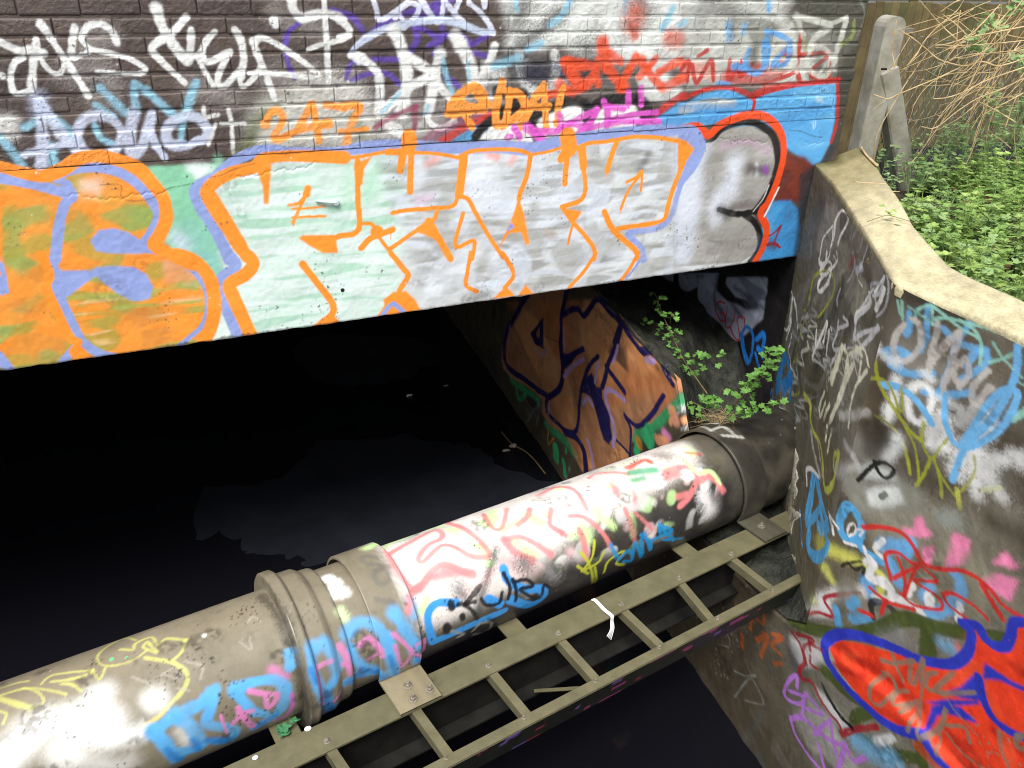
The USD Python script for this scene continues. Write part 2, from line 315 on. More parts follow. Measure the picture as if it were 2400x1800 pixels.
# ------------------------------------------------------------------ the graffiti, stroke by stroke
WH, LIL, ORA, BLK = (242, 243, 242), (148, 165, 222), (255, 152, 52), (28, 26, 27)
OR2, SKY, BLU, RED = (252, 160, 70), (150, 203, 228), (92, 168, 228), (196, 52, 40)
PUR, MAG, REO, OLV = (98, 68, 176), (228, 92, 205), (238, 84, 44), (106, 112, 78)
def wall_upper():
    w = WALL; s, f = w.s, w.f
    w.mottle('S', '-60,-60 2100,-60 2060,330 -60,420', [(66, 56, 54), (100, 86, 80)], .10, .05, 50, .5)
    # white ground on the right half of the brickwork
    f('T10', (232, 235, 232), '1000,-120 1090,230 1040,330 1120,350 1300,330 1420,280 1480,330 1600,420 2212,420 2212,-120', 18)
    f('T20', (206, 208, 203), '-10,-120 560,-120 640,40 700,110 760,480 600,520 0,560', 26)
    f('T20', (190, 192, 184), '300,200 900,130 1120,150 1080,330 960,520 500,520', 40, .45)
    w.mottle('T20', '-10,-60 1000,-60 1000,560 -10,560', [(120, 120, 112), (222, 224, 220)], .09, .05, 60, .7, .5)
    f('T10', (110, 104, 101), '930,400 1240,330 1500,420 2212,400 2212,640 1500,640 900,600', 25, .85)
    w.mottle('T10', '900,380 2212,380 2212,660 900,660', [(226, 228, 226), (52, 48, 50)], .06, .05, 64, .9, .4)
    f('T20', (78, 78, 68), '690,-120 1300,-120 1250,100 1200,560 1010,560 1000,250 820,110 720,70', 30, .9)
    f('T20', (66, 64, 60), '1010,470 1240,470 1100,960 960,960', 12, .9)
    # pale haze in the middle
    f('T00', (222, 222, 213), '2230,520 1960,520 1800,600 1700,640 1620,740 1600,960 2230,960', 30, .85)
    f('T10', (222, 222, 214), '-20,520 120,560 210,700 240,900 -20,960', 26, .85)
    f('T10', (205, 206, 202), '250,780 560,760 600,900 240,930', 22, .7); f('T00', (226, 226, 224), '-60,735 110,745 130,850 100,910 -60,900', 14, .9)
    for p in ('560,280 700,210', '620,640 760,560', '1700,520 1900,470 2100,480', '1250,560 1500,640', '450,470 640,430', '1960,560 2200,540', '1800,100 2050,180'):
        s('T00', (205, 200, 196), 130, p, .9, .35, 1.2)
    for p in ('60,560 240,700 360,800', '430,620 640,790', '1150,520 1400,560', '700,640 960,660'): s('T10', (205, 202, 200), 130, p, .9, .45, 1.2)
    # purple
    for p, ww in (('1940,150 1870,210 1850,310 1870,420 1910,510', 30), ('2150,60 2230,90', 30)): s('T00', PUR, ww, p, .35)
    for p, ww in (('-10,90 70,110 140,200', 42), ('190,210 300,140 500,60 720,10', 34), ('30,510 60,420 110,370', 30), ('200,385 380,385', 34), ('60,520 180,480 300,480 380,545', 30), ('470,170 490,250 450,335', 40),
                  ('480,170 560,205 650,260', 32), ('560,300 650,240 655,170', 36), ('600,350 660,240 760,230 840,285', 34), ('830,300 945,230', 32), ('855,345 960,365', 32), ('680,505 760,555', 36), ('640,70 560,110 480,120', 60)): s('T10', PUR, ww, p, .4, .85)
    # silver-white hand at top left
    C = 'C0'
    for p, ww in (('-20,400 90,450 190,490 330,490 420,520', 70), ('350,380 330,560 315,720 305,900', 62), ('230,560 150,600 105,720 120,860 170,910 300,880', 52), ('395,235 500,380 620,560 720,710 860,930', 62), ('395,230 440,290', 76),
                  ('360,400 400,580 500,700 580,715 625,640', 46), ('725,265 700,420 695,560', 62), ('800,340 850,260 950,235 1040,260 1110,340 1135,420', 60), ('795,330 800,400 900,480 1080,520 1250,570 1380,640 1415,690 1360,715', 48),
                  ('890,490 780,540 720,570', 44), ('1400,715 1200,712 935,690', 36), ('10,730 25,735', 60)): s(C, WH, ww, p)
    T = 'T00'
    for p, ww in (('1012,62 1060,190 1130,300 1210,400', 58), ('1015,60 1030,100', 72), ('1205,112 1120,210 1000,290 990,335 1070,420 1195,535', 44), ('1238,190 1236,300 1225,390', 44), ('1235,380 1310,330', 30), ('1395,205 1335,270 1310,350 1345,400 1420,375 1495,330', 38), ('1280,370 1320,450 1385,560', 30),
                  ('1522,192 1560,260 1580,380 1560,500', 44), ('1490,340 1430,450 1410,530 1450,560 1530,480 1560,440', 36), ('1568,420 1555,510 1580,560 1660,490 1690,430', 34), ('1640,270 1680,380 1740,520 1778,640', 38), ('1655,262 1700,245 1800,290 1950,390 2060,480 2050,505 1900,490 1700,472 1615,475', 34), ('1725,520 1760,600 1785,650', 24),
                  ('1885,-20 1900,60 1960,115 2080,88 2160,98 2230,130', 56), ('2100,-20 2110,150 2120,350 2130,550', 40), ('1995,322 2080,290 2230,255', 28)): s(T, WH, ww, p)
    s(T, WH, 60, '1780,140 1785,155'); s('T10', WH, 44, '-10,125 45,180 48,225 -10,250')
    # sky blue and lilac hand
    for p, ww in (('650,572 730,650 810,730', 48), ('870,540 872,640 885,720', 48), ('890,545 960,600 1060,690 1150,760', 46), ('1272,530 1240,620 1210,700', 50), ('1205,720 1180,830 1170,925', 38), ('620,680 740,760', 40), ('160,825 235,790', 46), ('610,800 650,890 735,935', 40), ('-10,880 60,960 140,1070', 46), ('300,740 420,830 460,900', 60), ('330,960 345,1050', 60)): s(T, SKY, ww, p, .45, .9)
    AL = (212, 220, 244)
    for p, ww in (('380,985 400,1150 412,1350 402,1620', 96), ('395,1010 520,1190 660,1380 800,1490', 96), ('235,1505 400,1455 560,1420 720,1390', 62), ('745,1300 800,1180 940,1120 1100,1170 1185,1300 1130,1440 970,1525 810,1450 745,1310', 92), ('1300,1100 1265,1280 1265,1440 1310,1500 1390,1400 1455,1200 1475,1100', 92), ('1460,1280 1520,1420 1600,1530', 66)): s('C0', AL, ww, p, .3, .93)
    s('C0', (196, 206, 238), 130, '375,960 385,1060', .6, .6); s('T00', AL, 62, '1300,900 1200,940 1110,935 1075,880 1100,810 1190,755 1290,770 1350,850 1330,895 1230,925', .25, .93)
    for p, ww in (('1320,690 1330,755 1415,745', 26), ('1480,712 1500,800 1512,990', 26), ('1430,800 1590,800', 22), ('1350,940 1400,800', 20)): s(T, (228, 228, 226), ww, p, .35)
    # olive ring, 247
    s(T, OLV, 78, '1800,705 1700,760 1640,850 1610,940 1540,1010', .6, .85, 1.0); s('T10', OLV, 80, '70,760 130,860 110,920', .6, .5)
    for p, ww in (('1718,805 1755,730 1815,725 1830,790 1775,880 1810,900 1950,840 2130,800', 46), ('1925,850 1980,750 2025,670 2045,780 2068,915', 46), ('2110,680 2230,700', 44)): s(T, OR2, ww, p, .18)
    for p, ww in (('-10,688 118,688 80,770 50,840 36,930', 46), ('-10,850 165,836', 30)): s('T10', OR2, ww, p, .18)
    # lilac lettering at the top
    T = 'T10'
    LV = (224, 228, 248)
    for p, ww in (('205,-10 228,60 250,128 340,85 430,20', 34), ('350,110 370,60 430,20 500,40 480,110 405,180', 32), ('360,70 395,120', 28), ('510,-20 560,70 625,140 655,90 665,-20', 36), ('662,-10 720,70 795,150', 32), ('770,-10 730,88', 34), ('830,20 900,80 955,150 985,210', 34), ('930,-20 928,40', 44)): s(T, LV, ww, p)
    for p, ww in (('985,212 890,200 760,150 640,130 500,140 350,165 200,225 100,295 70,350 115,405', 40),): s(T, (208, 220, 244), ww, p, .3)
    # large white letters
    for p, ww in (('345,200 390,310 420,420 425,560 395,720', 72), ('110,370 200,430 245,510 250,720', 58), ('430,360 500,410 575,465 550,510 450,560 350,650 255,725', 58), ('640,345 612,450 590,600 558,745', 66), ('610,430 640,560 730,650', 52), ('740,235 800,340 845,440 865,560', 76), ('992,300 960,400 895,530', 52),
                  ('1150,340 1160,450 1190,550 1250,585', 58), ('1382,350 1392,450 1370,530', 62), ('555,750 580,800 650,830 735,780', 34), ('870,560 960,535 1060,545', 40), ('995,490 1050,445', 50), ('140,370 60,360', 40), ('300,800 380,860', 70)): s(T, WH, ww, p, .28)
    for p, ww in (('650,360 672,460 700,550 735,630', 34), ('820,400 832,530', 26), ('380,600 300,690 260,730', 22), ('1145,350 1150,450', 22), ('545,740 560,690', 30)): s(T, SKY, ww, p, .45, .85)
    # dark smudges and blue on the white ground
    for p, ww, o in (('1180,20 1150,140', 130, .8), ('1420,110 1260,220 1120,350 1040,430', 90, .85), ('1940,30 1960,70', 170, .85), ('1600,340 1640,390', 190, .8), ('1180,440 1330,470', 150, .9), ('1470,30 1330,150', 60, .5), ('1080,560 960,560', 90, .8)): s(T, (70, 66, 66), ww, p, .9, o, 1.3)
    s(T, (38, 38, 62), 120, '1210,470 1310,490', .6, .8); s(T, (50, 60, 95), 60, '1400,430 1440,480', .7, .7)
    for p, ww in (('1490,-10 1420,110 1345,165', 44), ('1300,280 1205,320', 44), ('1150,375 990,425', 52), ('1130,-20 1132,70', 36), ('1850,-20 1840,85', 42), ('2150,50 2085,180', 46), ('2230,140 2190,170', 40)): s(T, SKY, ww, p, .45, .9)
    for p, ww in (('560,-40 558,70', 40), ('300,170 305,240', 55), ('400,170 395,210', 40)): s('T20', BLU, ww, p, .6, .85)
    s('T20', (120, 118, 112), 60, '330,130 330,220', .8, .7); s('T20', (90, 88, 84), 90, '120,110 260,60 420,110', .9, .5)
    # red-orange hand across
    for p, ww in (('1900,110 1895,130', 160), ('1890,190 1900,225', 70), ('2130,250 2180,260', 110)): s(T, (206, 88, 62), ww, p, .5, .85, 1.0)
    for p, ww in (('1690,270 1705,370 1725,420', 84), ('1730,340 1815,400', 56), ('1450,400 1500,480 1545,570', 84), ('1440,400 1560,420 1650,440 1600,540 1540,580', 66), ('1660,390 1740,460 1825,570', 62), ('1910,370 1850,480 1805,570', 62), ('1950,400 2000,480 2070,560', 60), ('1410,545 1500,610', 62), ('1640,440 1665,545', 56), ('2040,380 1990,440 1930,500', 50), ('2060,470 2160,410 2212,400', 58), ('2090,570 2225,500', 56), ('1320,620 1400,600', 50)): s(T, REO, ww, p, .3, .93)
    R2 = (190, 50, 40); T = 'T20'
    f(T, R2, '240,490 330,410 480,400 560,420 640,385 700,400 560,470 700,455 640,500 500,545 260,545', 8, .8); f(T, REO, '-10,420 60,400 210,410 230,520 60,500 -10,520', 10, .5)
    for p, ww in (('-10,450 40,400 30,525', 34), ('60,420 90,535 150,440 190,395 200,520', 32), ('310,385 298,520 370,420', 34), ('380,395 372,490 450,420', 32), ('770,215 752,330 745,470 770,545', 36), ('650,345 760,358 950,345 850,440 832,482 905,520', 28), ('966,395 948,510', 30), ('460,605 600,555 780,540 1015,515', 26), ('530,545 680,490 745,460', 26), ('160,325 100,365', 26), ('645,340 660,345', 40)): s(T, R2, ww, p, .25, .93)
    # black outlines with white fill, blue ground, red line
    T = 'T10'
    f(T, WH, '890,905 960,800 1090,740 1200,760 1260,925', 6); f(T, WH, '1230,900 1280,770 1420,690 1560,680 1600,760 1580,850 1350,890', 6); f(T, WH, '1620,850 1660,720 1780,670 1900,680 1950,790 1900,830', 6)
    f(T, (96, 168, 220), '690,925 800,850 960,765 1000,780 900,880 850,915', 7); f(T, (96, 168, 228), '2030,830 2040,760 2230,650 2230,840', 7)
    s(T, (156, 92, 122), 64, '540,910 680,830 860,755 960,735', .7, .7); s(T, (200, 66, 60), 46, '650,920 760,850 870,790 990,745', .35)
    s(T, (150, 62, 92), 34, '490,690 430,715 330,760 220,825', .5, .85); s(T, (150, 62, 92), 34, '480,690 475,840', .5, .85); s(T, (196, 60, 56), 42, '2040,745 2120,675 2230,605', .3)
    for p, ww in (('865,890 940,805 1080,725 1160,690', 62), ('1170,770 1230,760 1300,715 1420,680 1500,650 1570,672 1610,725', 62), ('1610,725 1690,660 1850,640 1950,660 1982,730 1945,810', 68), ('1215,775 1255,860 1262,935', 48), ('1580,770 1590,850', 40), ('1010,590 1100,620 1180,600', 70), ('1040,730 1160,720', 90)): s(T, BLK, ww, p, .25)
    f(T, (188, 182, 168), '1480,850 1500,800 1520,780 1530,840', 5, .3)
    for p, ww in (('905,590 860,560 790,600 715,670 690,740', 56), ('850,560 920,605 905,680 830,720', 52), ('760,650 790,700 720,740', 70), ('780,690 850,700 930,705', 62), ('770,700 810,760 850,825', 44), ('850,560 900,640 990,690', 46), ('1045,530 1015,640 1000,740 1005,815', 52), ('1090,590 1080,700 1060,800', 50), ('1070,590 1150,612 1190,680 1160,740 1045,815', 54), ('1312,555 1265,620 1215,720 1165,815', 54), ('1312,555 1320,700 1326,835', 46), ('1215,695 1345,690', 46), ('1440,565 1412,660 1402,745', 50), ('1396,790 1396,800', 50), ('850,820 852,840', 12), ('1005,815 990,815', 20)): s(T, OR2, ww, p, .15)
    for p, ww in (('1118,825 1155,890', 46), ('1075,890 1100,885', 40), ('1205,825 1300,900', 60), ('1290,910 1265,855 1390,852 1425,800 1408,730', 46), ('1400,845 1530,770 1655,712', 42), ('1655,712 1610,800 1540,860', 42), ('1440,830 1500,800 1600,835', 46), ('1700,655 1722,720 1722,820', 46), ('1715,690 1830,705', 40), ('1610,830 1800,790 2055,790', 38), ('1740,780 1900,742 2040,730', 38), ('1862,598 1860,690', 46), ('1942,570 1945,680', 44)): s(T, MAG, ww, p, .2, .95)
    # the right end: pale outline letters, blue letters
    T = 'T20'; G = (208, 210, 202)
    for p, ww in (('735,108 850,132 960,170 860,240 825,310', 40), ('740,115 765,190 790,250', 36), ('1065,115 1025,250 985,385', 44), ('850,140 960,150 1060,115', 26), ('835,310 805,400 850,475 930,490 975,400 925,320 840,305', 32), ('700,160 720,330 742,460', 38), ('595,270 555,450', 22), ('920,430 880,490', 24)): s(T, G, ww, p, .35, .85)
    for p, ww in (('432,330 408,420 460,472 522,440 532,270', 44), ('545,205 560,330 545,420', 30), ('548,205 640,232 700,285 640,350 590,410', 36), ('590,425 670,410 695,335', 34), ('330,430 420,440', 46), ('230,540 300,545', 30)): s(T, (94, 162, 226), ww, p, .3, .9)
    s(T, (150, 158, 92), 32, '1112,130 1100,230 1030,290', .5, .7); s(T, (150, 158, 92), 18, '790,240 800,330', .4, .7); s(T, (68, 66, 62), 70, '465,330 460,390', .6, .8); s(T, (62, 60, 58), 80, '880,360 890,400', .7, .7)
    s(T, (128, 130, 120), 18, '1150,-10 1180,80 1170,150 1110,270', .5, .6)
    f(T, (92, 168, 226), '-10,690 120,610 300,575 440,650 560,600 700,560 1000,540 985,780 950,930 890,1060 840,1080 740,1010 670,960 620,830 540,760 430,735 200,800 -10,840', 6)
    s(T, (188, 186, 176), 60, '-10,715 150,675 330,672', .3, .85); w.mottle(T, '-10,690 1000,540 960,930 860,1060 600,830 -10,840', [(74, 146, 210), (120, 186, 232)], .08, .03, 80, .6, .6)
    s(T, (200, 214, 220), 30, '870,640 900,650', .8, .6)
    for p, ww in (('-10,640 150,580 280,568 380,590 460,640 452,725', 28), ('462,632 560,590 760,550 1015,520', 28), ('1002,525 1008,650 996,800 958,925', 26)): s(T, (186, 46, 42), ww, p, .2)
    for p in ('835,790 850,830', '850,780 846,840', '862,785 858,830'): s(T, (190, 214, 232), 6, p)
def wall_beam():
    w = WALL; s, f = w.s, w.f
    # grounds
    w.uv((206, 160, 74), [(-2.6, -1.9), (-.85, -1.9), (-.85, -.93), (-2.6, -.93)], .02)
    f('S', (236, 152, 62), '-120,372 0,384 70,404 130,408 180,376 230,360 290,372 340,402 400,470 520,560 560,800 400,850 -120,910', 3)
    w.mottle('S', '-120,400 130,415 290,385 400,480 480,560 500,790 -120,900', [(156, 166, 76), (255, 152, 52), (186, 160, 70), (140, 172, 94), (255, 156, 60), (168, 164, 74)], .06, .035, 110, .75, .25)
    w.mottle('T01', '420,250 1330,200 1330,560 700,640 420,400', [(255, 152, 52), (244, 196, 140), (255, 156, 60), (160, 178, 90)], .10, .012, 116, .85, .45)
    w.mottle('T01', '1060,0 1330,120 1330,300 1060,240', [(246, 196, 180), (236, 160, 110)], .05, .03, 121, .8, .4)
    f('T00', (246, 214, 196), '510,1170 680,1150 620,1290 540,1300', 14, .9); s('T00', ORA, 70, '575,1280 600,1400 650,1460', .5, .8)
    f('T00', (142, 208, 172), '930,1080 1460,1055 1300,1200 1260,1260 1480,1680 1180,1680 1070,1560 1125,1400 1060,1250', 5)
    f('T01', (142, 204, 186), '1180,-20 1490,-20 1540,60 1400,175 1330,80', 5); f('T00', (140, 192, 200), '1160,1450 1330,1420 1440,1680 1160,1680', 50, .6)
    f('T01', (222, 238, 232), '1400,230 1430,330 1500,480 1530,550 1340,575 1400,420', 5); w.mottle('T01', '1400,230 1530,550 1340,575', [(176, 216, 192)], .06, .008, 125, .8, .3)
    f('T00', (236, 240, 244), '1185,1070 1300,1055 1410,1080 1285,1172', 10, .9); s('T00', (142, 200, 170), 60, '1410,1030 1420,1050', .6, .8); f('T00', (216, 224, 246), '1080,1530 1150,1480 1210,1540 1240,1640 1130,1600', 20, .85)
    # piece ground: mint on the left, silver grey to the right
    f('S', (215, 220, 222), '480,420 700,365 1000,350 1300,340 1640,300 1700,330 1780,640 1300,700 900,760 560,800', 3)
    f('S', (214, 236, 228), '500,400 960,370 930,760 560,820', 10)
    w.mottle('S', '520,400 960,365 905,745 560,800', [(168, 214, 188), (232, 244, 244), (150, 206, 174), (234, 244, 246)], .10, .012, 130, .6, .5)
    s('T10', (172, 224, 194), 110, '300,1010 200,1150 160,1290', .8, .7); s('T10', (190, 230, 206), 90, '60,1080 30,1250', .8, .6)
    w.mottle('S', '880,370 1640,310 1660,640 1000,700', [(150, 150, 146), (226, 233, 242), (166, 166, 162), (220, 228, 242), (140, 140, 136)], .085, .013, 136, .6, .3)
    w.mottle('S', '880,370 1640,310 1660,640 1000,700', [(222, 231, 246), (170, 170, 166), (232, 238, 246)], .05, .06, 142, .6, .4)
    for p, c in (('620,1030 560,1060', (242, 170, 160)), ('1130,1000 1100,1045', (244, 176, 168)), ('960,1000 1010,1020', (240, 150, 140)), ('1330,1500 1370,1530', (190, 176, 170)), ('500,1300 570,1280', (228, 200, 226)), ('1990,1010 1940,1090', (96, 96, 96))): s('T10', c, 46, p, .9, .75)
    # grey bubble letter, the red round it, the browns and blues behind
    T = 'T20'
    f(T, (112, 52, 42), '640,1020 700,1000 790,1015 860,1080 845,1190 770,1310 590,1310', 9); w.mottle(T, '640,1020 860,1080 770,1310 590,1310', [(84, 40, 36), (136, 62, 44)], .06, .03, 150, .7, .4)
    f(T, (66, 150, 216), '570,1305 700,1300 755,1370 765,1480 745,1720 450,1720 520,1500', 7); w.mottle(T, '560,1310 760,1360 745,1720 450,1720', [(44, 112, 190), (92, 176, 232)], .06, .04, 152, .6, .5)
    f(T, (50, 56, 62), '760,1130 900,1040 960,930 1000,960 930,1060 860,1170 770,1500 740,1720 715,1700 745,1480', 10, .85)
    f(T, (166, 164, 160), '-60,890 170,900 300,830 450,815 575,890 600,1050 545,1230 450,1355 470,1420 505,1530 470,1640 380,1700 -60,1730', 4)
    w.mottle(T, '-20,900 590,860 590,1230 450,1360 500,1560 380,1700 -20,1700', [(140, 138, 134), (190, 188, 186), (150, 146, 142)], .10, .02, 154, .7, .5)
    f(T, (218, 226, 242), '-60,900 130,880 190,930 110,1120 90,1500 40,1720 -60,1720', 24, .9)
    for p, ww, o in (('340,1060 300,1220', 120, .95), ('230,1300 215,1420', 130, .95), ('60,1240 30,1420', 160, .9), ('480,1060 485,1130', 22, .9)): s(T, (226, 232, 245), ww, p, .8, o)
    for p, ww in (('440,1090 540,1110', 56), ('560,1580 600,1600', 40)): s(T, (74, 66, 66), ww, p, .8, .85)
    s(T, (146, 84, 170), 34, '535,1095 545,1120', .6, .9); s(T, (190, 158, 182), 40, '260,950 420,920 560,980', .8, .6); s(T, (120, 110, 108), 50, '330,1340 470,1330', .8, .6)
    for p, ww in (('150,905 200,895 260,830 380,790 490,805 575,865 610,960 612,1080 560,1240 470,1370', 46), ('230,1355 330,1385 400,1382 470,1370', 40), ('390,1385 460,1435 502,1530 490,1625 440,1700', 44)): s(T, BLK, ww, p, .2)
    s(T, BLK, 60, '235,1355 290,1385', .7, .9)
    for p, ww in (('-20,840 90,818 165,872 250,805 390,752 510,748 600,805 650,900 652,1020 615,1170 555,1310 508,1380 545,1480 528,1590 470,1700', 52),): s(T, (240, 82, 36), ww, p, .14)
    s(T, (238, 240, 240), 14, '530,1405 570,1330 625,1215', .3); s(T, (226, 228, 228), 8, '455,1372 520,1290 560,1200', .4, .8)
    for p, ww in (('640,1462 605,1545 595,1590', 17), ('562,1530 600,1505 640,1462', 15), ('548,1590 600,1578 632,1606', 16)): s(T, (150, 30, 34), ww, p)
    # lilac borders
    LW = 70
    for fr, p, ww in (('T00', '-20,1150 150,1180 300,1215 420,1250', 66), ('T00', '430,1200 470,1270 430,1310 395,1400 372,1550 358,1680', 62), ('T00', '370,1165 420,1112 560,1085 700,1095 800,1130 900,1200 990,1310 1030,1400 985,1500 925,1590', 62),
                      ('T01', '352,0 345,120 380,240 430,360 510,520 560,580 660,640 780,660', 58), ('T01', '1080,-10 1230,80 1320,190 1345,310 1315,440 1230,525 1150,590', 30), ('T01', '510,570 430,660 390,720', 50), ('T01', '-20,640 60,740 80,790', 66), ('T01', '-20,-10 20,100 40,230', 30),
                      ('T00', '1380,1170 1440,1100 1560,1020 1720,970 1900,985 2230,985', 62), ('T00', '1450,1120 1330,1180 1265,1235 1300,1340 1390,1480 1490,1680', 74), ('T01', '1470,-20 1530,60 1440,140 1410,190 1450,300 1500,420 1560,560', 70)): s(fr, LIL, ww, p, .12)
    s('T00', LIL, 52, '900,1610 1010,1622 1110,1655 1220,1712', .12); s('T01', LIL, 36, '1060,-20 1160,30 1230,80', .12)
    f('T01', LIL, '340,30 400,95 600,92 620,72 740,64 870,72 950,120 992,200 970,275 900,292 850,290 740,230 620,128 440,262 380,260', 3); f('T00', LIL, '585,1560 640,1490 740,1478 830,1505 920,1560 960,1590 1010,1620 900,1645 700,1640 620,1625', 3)
    f('T01', LIL, '-20,130 20,120 50,200 20,262 -20,240', 3)
    for fr, p, ww in (('T10', '-20,985 150,955 350,945 600,955 800,962 1000,950 1230,965 1400,925 1600,890 1800,865 2000,850 2230,842', 78), ('T20', '-20,842 60,845 110,900 120,970 60,1090 -20,1180', 60)): s(fr, LIL, ww, p, .15)
    f('T20', LIL, '-30,860 90,880 125,950 60,1080 -30,1200', 3); f('T20', ORA, '-30,890 40,930 75,965 35,1030 -30,1100', 3)
    # orange outlines
    for fr, p, ww in (('T00', '-20,1075 150,1120 280,1140 400,1100 500,1035 620,1010 760,1035 890,1085 980,1180 1060,1290 1075,1420 1030,1530 1000,1590 1110,1650 1250,1720', 80), ('T01', '1140,-20 1270,40 1360,150 1390,300 1370,450 1310,580', 84), ('T01', '270,-10 320,120 300,200 380,380 450,520 500,560', 56), ('T01', '500,620 540,680', 90),
                      ('T00', '2230,1020 2000,1012 1820,1012 1700,1035 1640,1085 1500,1120 1390,1180 1340,1250 1400,1370 1490,1500 1600,1680', 78), ('T00', '1340,1245 1400,1340 1480,1470 1570,1620', 96), ('T01', '1590,-20 1640,50 1590,120 1490,185 1510,260 1560,370 1640,550', 84), ('T01', '1960,52 2060,180 2150,300 2155,370 2080,450', 44)): s(fr, ORA, ww, p, .1)
    f('T00', ORA, '-30,1210 30,1250 10,1420 20,1700 -30,1700', 4, .8)
    f('T00', ORA, '1640,1085 1760,1060 1748,1200 1742,1320 1712,1322 1700,1200 1670,1125', 3); f('T00', ORA, '1935,1545 1960,1525 2230,1520 2180,1560 2190,1640 2090,1640 2000,1590', 3); f('T01', ORA, '2020,460 2090,400 2150,370 2215,440', 3)
    for p, ww in (('2000,1225 1965,1300 1920,1400 1900,1440', 22), ('1995,1222 1985,1260', 44), ('1870,1332 1930,1320 1965,1290', 22), ('1890,1355 2000,1350 2105,1335', 18), ('1895,1410 2000,1405 2110,1400', 18), ('1900,1430 1905,1465', 10)): s('T00', ORA, ww, p)
    T = 'T10'
    for p, ww in (('-20,1032 150,1010 300,985 500,990 640,1000 770,1025', 22), ('105,1040 108,1300 118,1460 80,1515 -20,1532', 36), ('440,885 440,950', 104), ('420,930 400,1000 382,1105', 50), ('455,950 450,1100 445,1245', 42), ('300,985 420,985', 44), ('770,1012 850,980 1000,968 1150,975 1235,1005', 26), ('805,1010 780,1140 755,1270 720,1335 600,1350 440,1362 330,1380', 28), ('795,1020 765,1260', 58),
                  ('755,1275 820,1290 870,1380 950,1520 1050,1670', 28), ('1225,1005 1205,1130 1160,1250 1150,1290', 34), ('620,1375 600,1420 520,1470 320,1610', 28), ('565,1430 640,1560 710,1680', 44), ('230,1500 240,1510', 84), ('335,1488 200,1540 130,1608', 40), ('130,1450 200,1455 240,1530 310,1625', 24), ('790,1385 765,1470 738,1570 760,1602 860,1562 850,1680', 26), ('320,1500 320,1550', 6),
                  ('1465,880 1480,960', 112), ('1470,950 1425,1030', 56), ('1470,980 1455,1100 1450,1190', 40), ('1240,1000 1330,985 1420,960', 20), ('1525,965 1600,930 1700,920 1790,905 1900,888 2050,893 2230,925', 26), ('1555,965 1572,1100 1580,1230 1545,1300 1425,1340', 32), ('1560,960 1570,1080', 56), ('1430,1345 1500,1440 1580,1530 1635,1610 1640,1680', 28), ('1500,1450 1480,1520 1468,1580', 18), ('1790,910 1752,1010 1722,1110', 36), ('1718,1110 1718,1150', 5),
                  ('1702,1370 1745,1465 1800,1530 1900,1615 1930,1680', 38), ('1790,1482 1950,1460 2085,1430 2115,1340 2160,1200 2230,1030', 34), ('1812,1352 1860,1240 1940,1130', 20), ('1850,1180 1910,1150 1948,1112 1942,1235', 20), ('1812,1352 1810,1385', 6)): s(T, ORA, ww, p, .1)
    f(T, ORA, '80,1060 200,1015 150,1090 135,1200 95,1200', 3); f(T, ORA, '470,1500 560,1415 600,1440 620,1560 540,1520', 3); f(T, ORA, '1150,1275 1182,1380 1220,1580 1195,1585 1165,1505 1090,1510 1020,1610 1110,1400', 3); f(T, ORA, '1430,1345 1562,1372 1500,1455', 3); f(T, LIL, '1070,1505 1095,1440 1125,1470', 3)
    for p, ww in (('2230,1100 2180,1260 2120,1430 2000,1490 1860,1512 1940,1600 1960,1680', 38),): s(T, LIL, ww, p, .2)
    T = 'T11'
    for p, ww in (('320,-20 400,80 432,130 375,225', 36), ('840,-20 818,100 810,190 880,232', 28), ('1045,-20 1110,90 1112,140 1060,205', 30), ('1650,-20 1570,100 1475,205', 26), ('1925,-20 1870,80 1815,155', 28)): s(T, ORA, ww, p, .1)
    f(T, ORA, '225,400 280,320 270,285 340,232 420,228 480,285 520,360', 3); s(T, LIL, 30, '255,400 320,318 350,318 405,365', .15); f(T, ORA, '980,278 1070,195 1125,258', 3); f(T, ORA, '1145,260 1190,182 1245,245', 3); s(T, LIL, 20, '1945,10 1900,80 1845,145', .3); s(T, (196, 206, 224), 30, '1170,200 1140,100 1180,20', .6, .7)
    s(T, (60, 54, 52), 60, '820,285 940,255', .9, .6, 1.4)
    # hair cracks in the render and where it meets the bricks
    for fr, p in (('T00', '640,1195 780,1200 785,1270 850,1300 960,1290 1060,1240 1110,1215 1220,1195 1260,1185'), ('T00', '1360,1150 1440,1130 1520,1095 1650,1060'), ('T20', '690,845 760,850 840,880 900,890'), ('T20', '620,730 760,720 850,705 930,700')): s(fr, (60, 64, 56), 7, p, .6, .6, 2.0)
    for a, b in ((.0, 1.0),):
        w.specks(420, [(60, 60, 56), (40, 40, 38), (246, 246, 244)], 9, .0012, .004)
    w.scuff(33, .28, .05, (70, 66, 60), 1.3); w.chips(41, (70, 72, 68), .003, .06, 1.9, .9)
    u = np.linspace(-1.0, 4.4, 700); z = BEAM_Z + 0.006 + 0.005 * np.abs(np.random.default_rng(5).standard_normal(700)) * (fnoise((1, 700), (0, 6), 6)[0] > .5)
    w.uv((44, 40, 38), list(zip(u, z)) + [(4.4, -1.9), (-1.0, -1.9)], .003, .8)
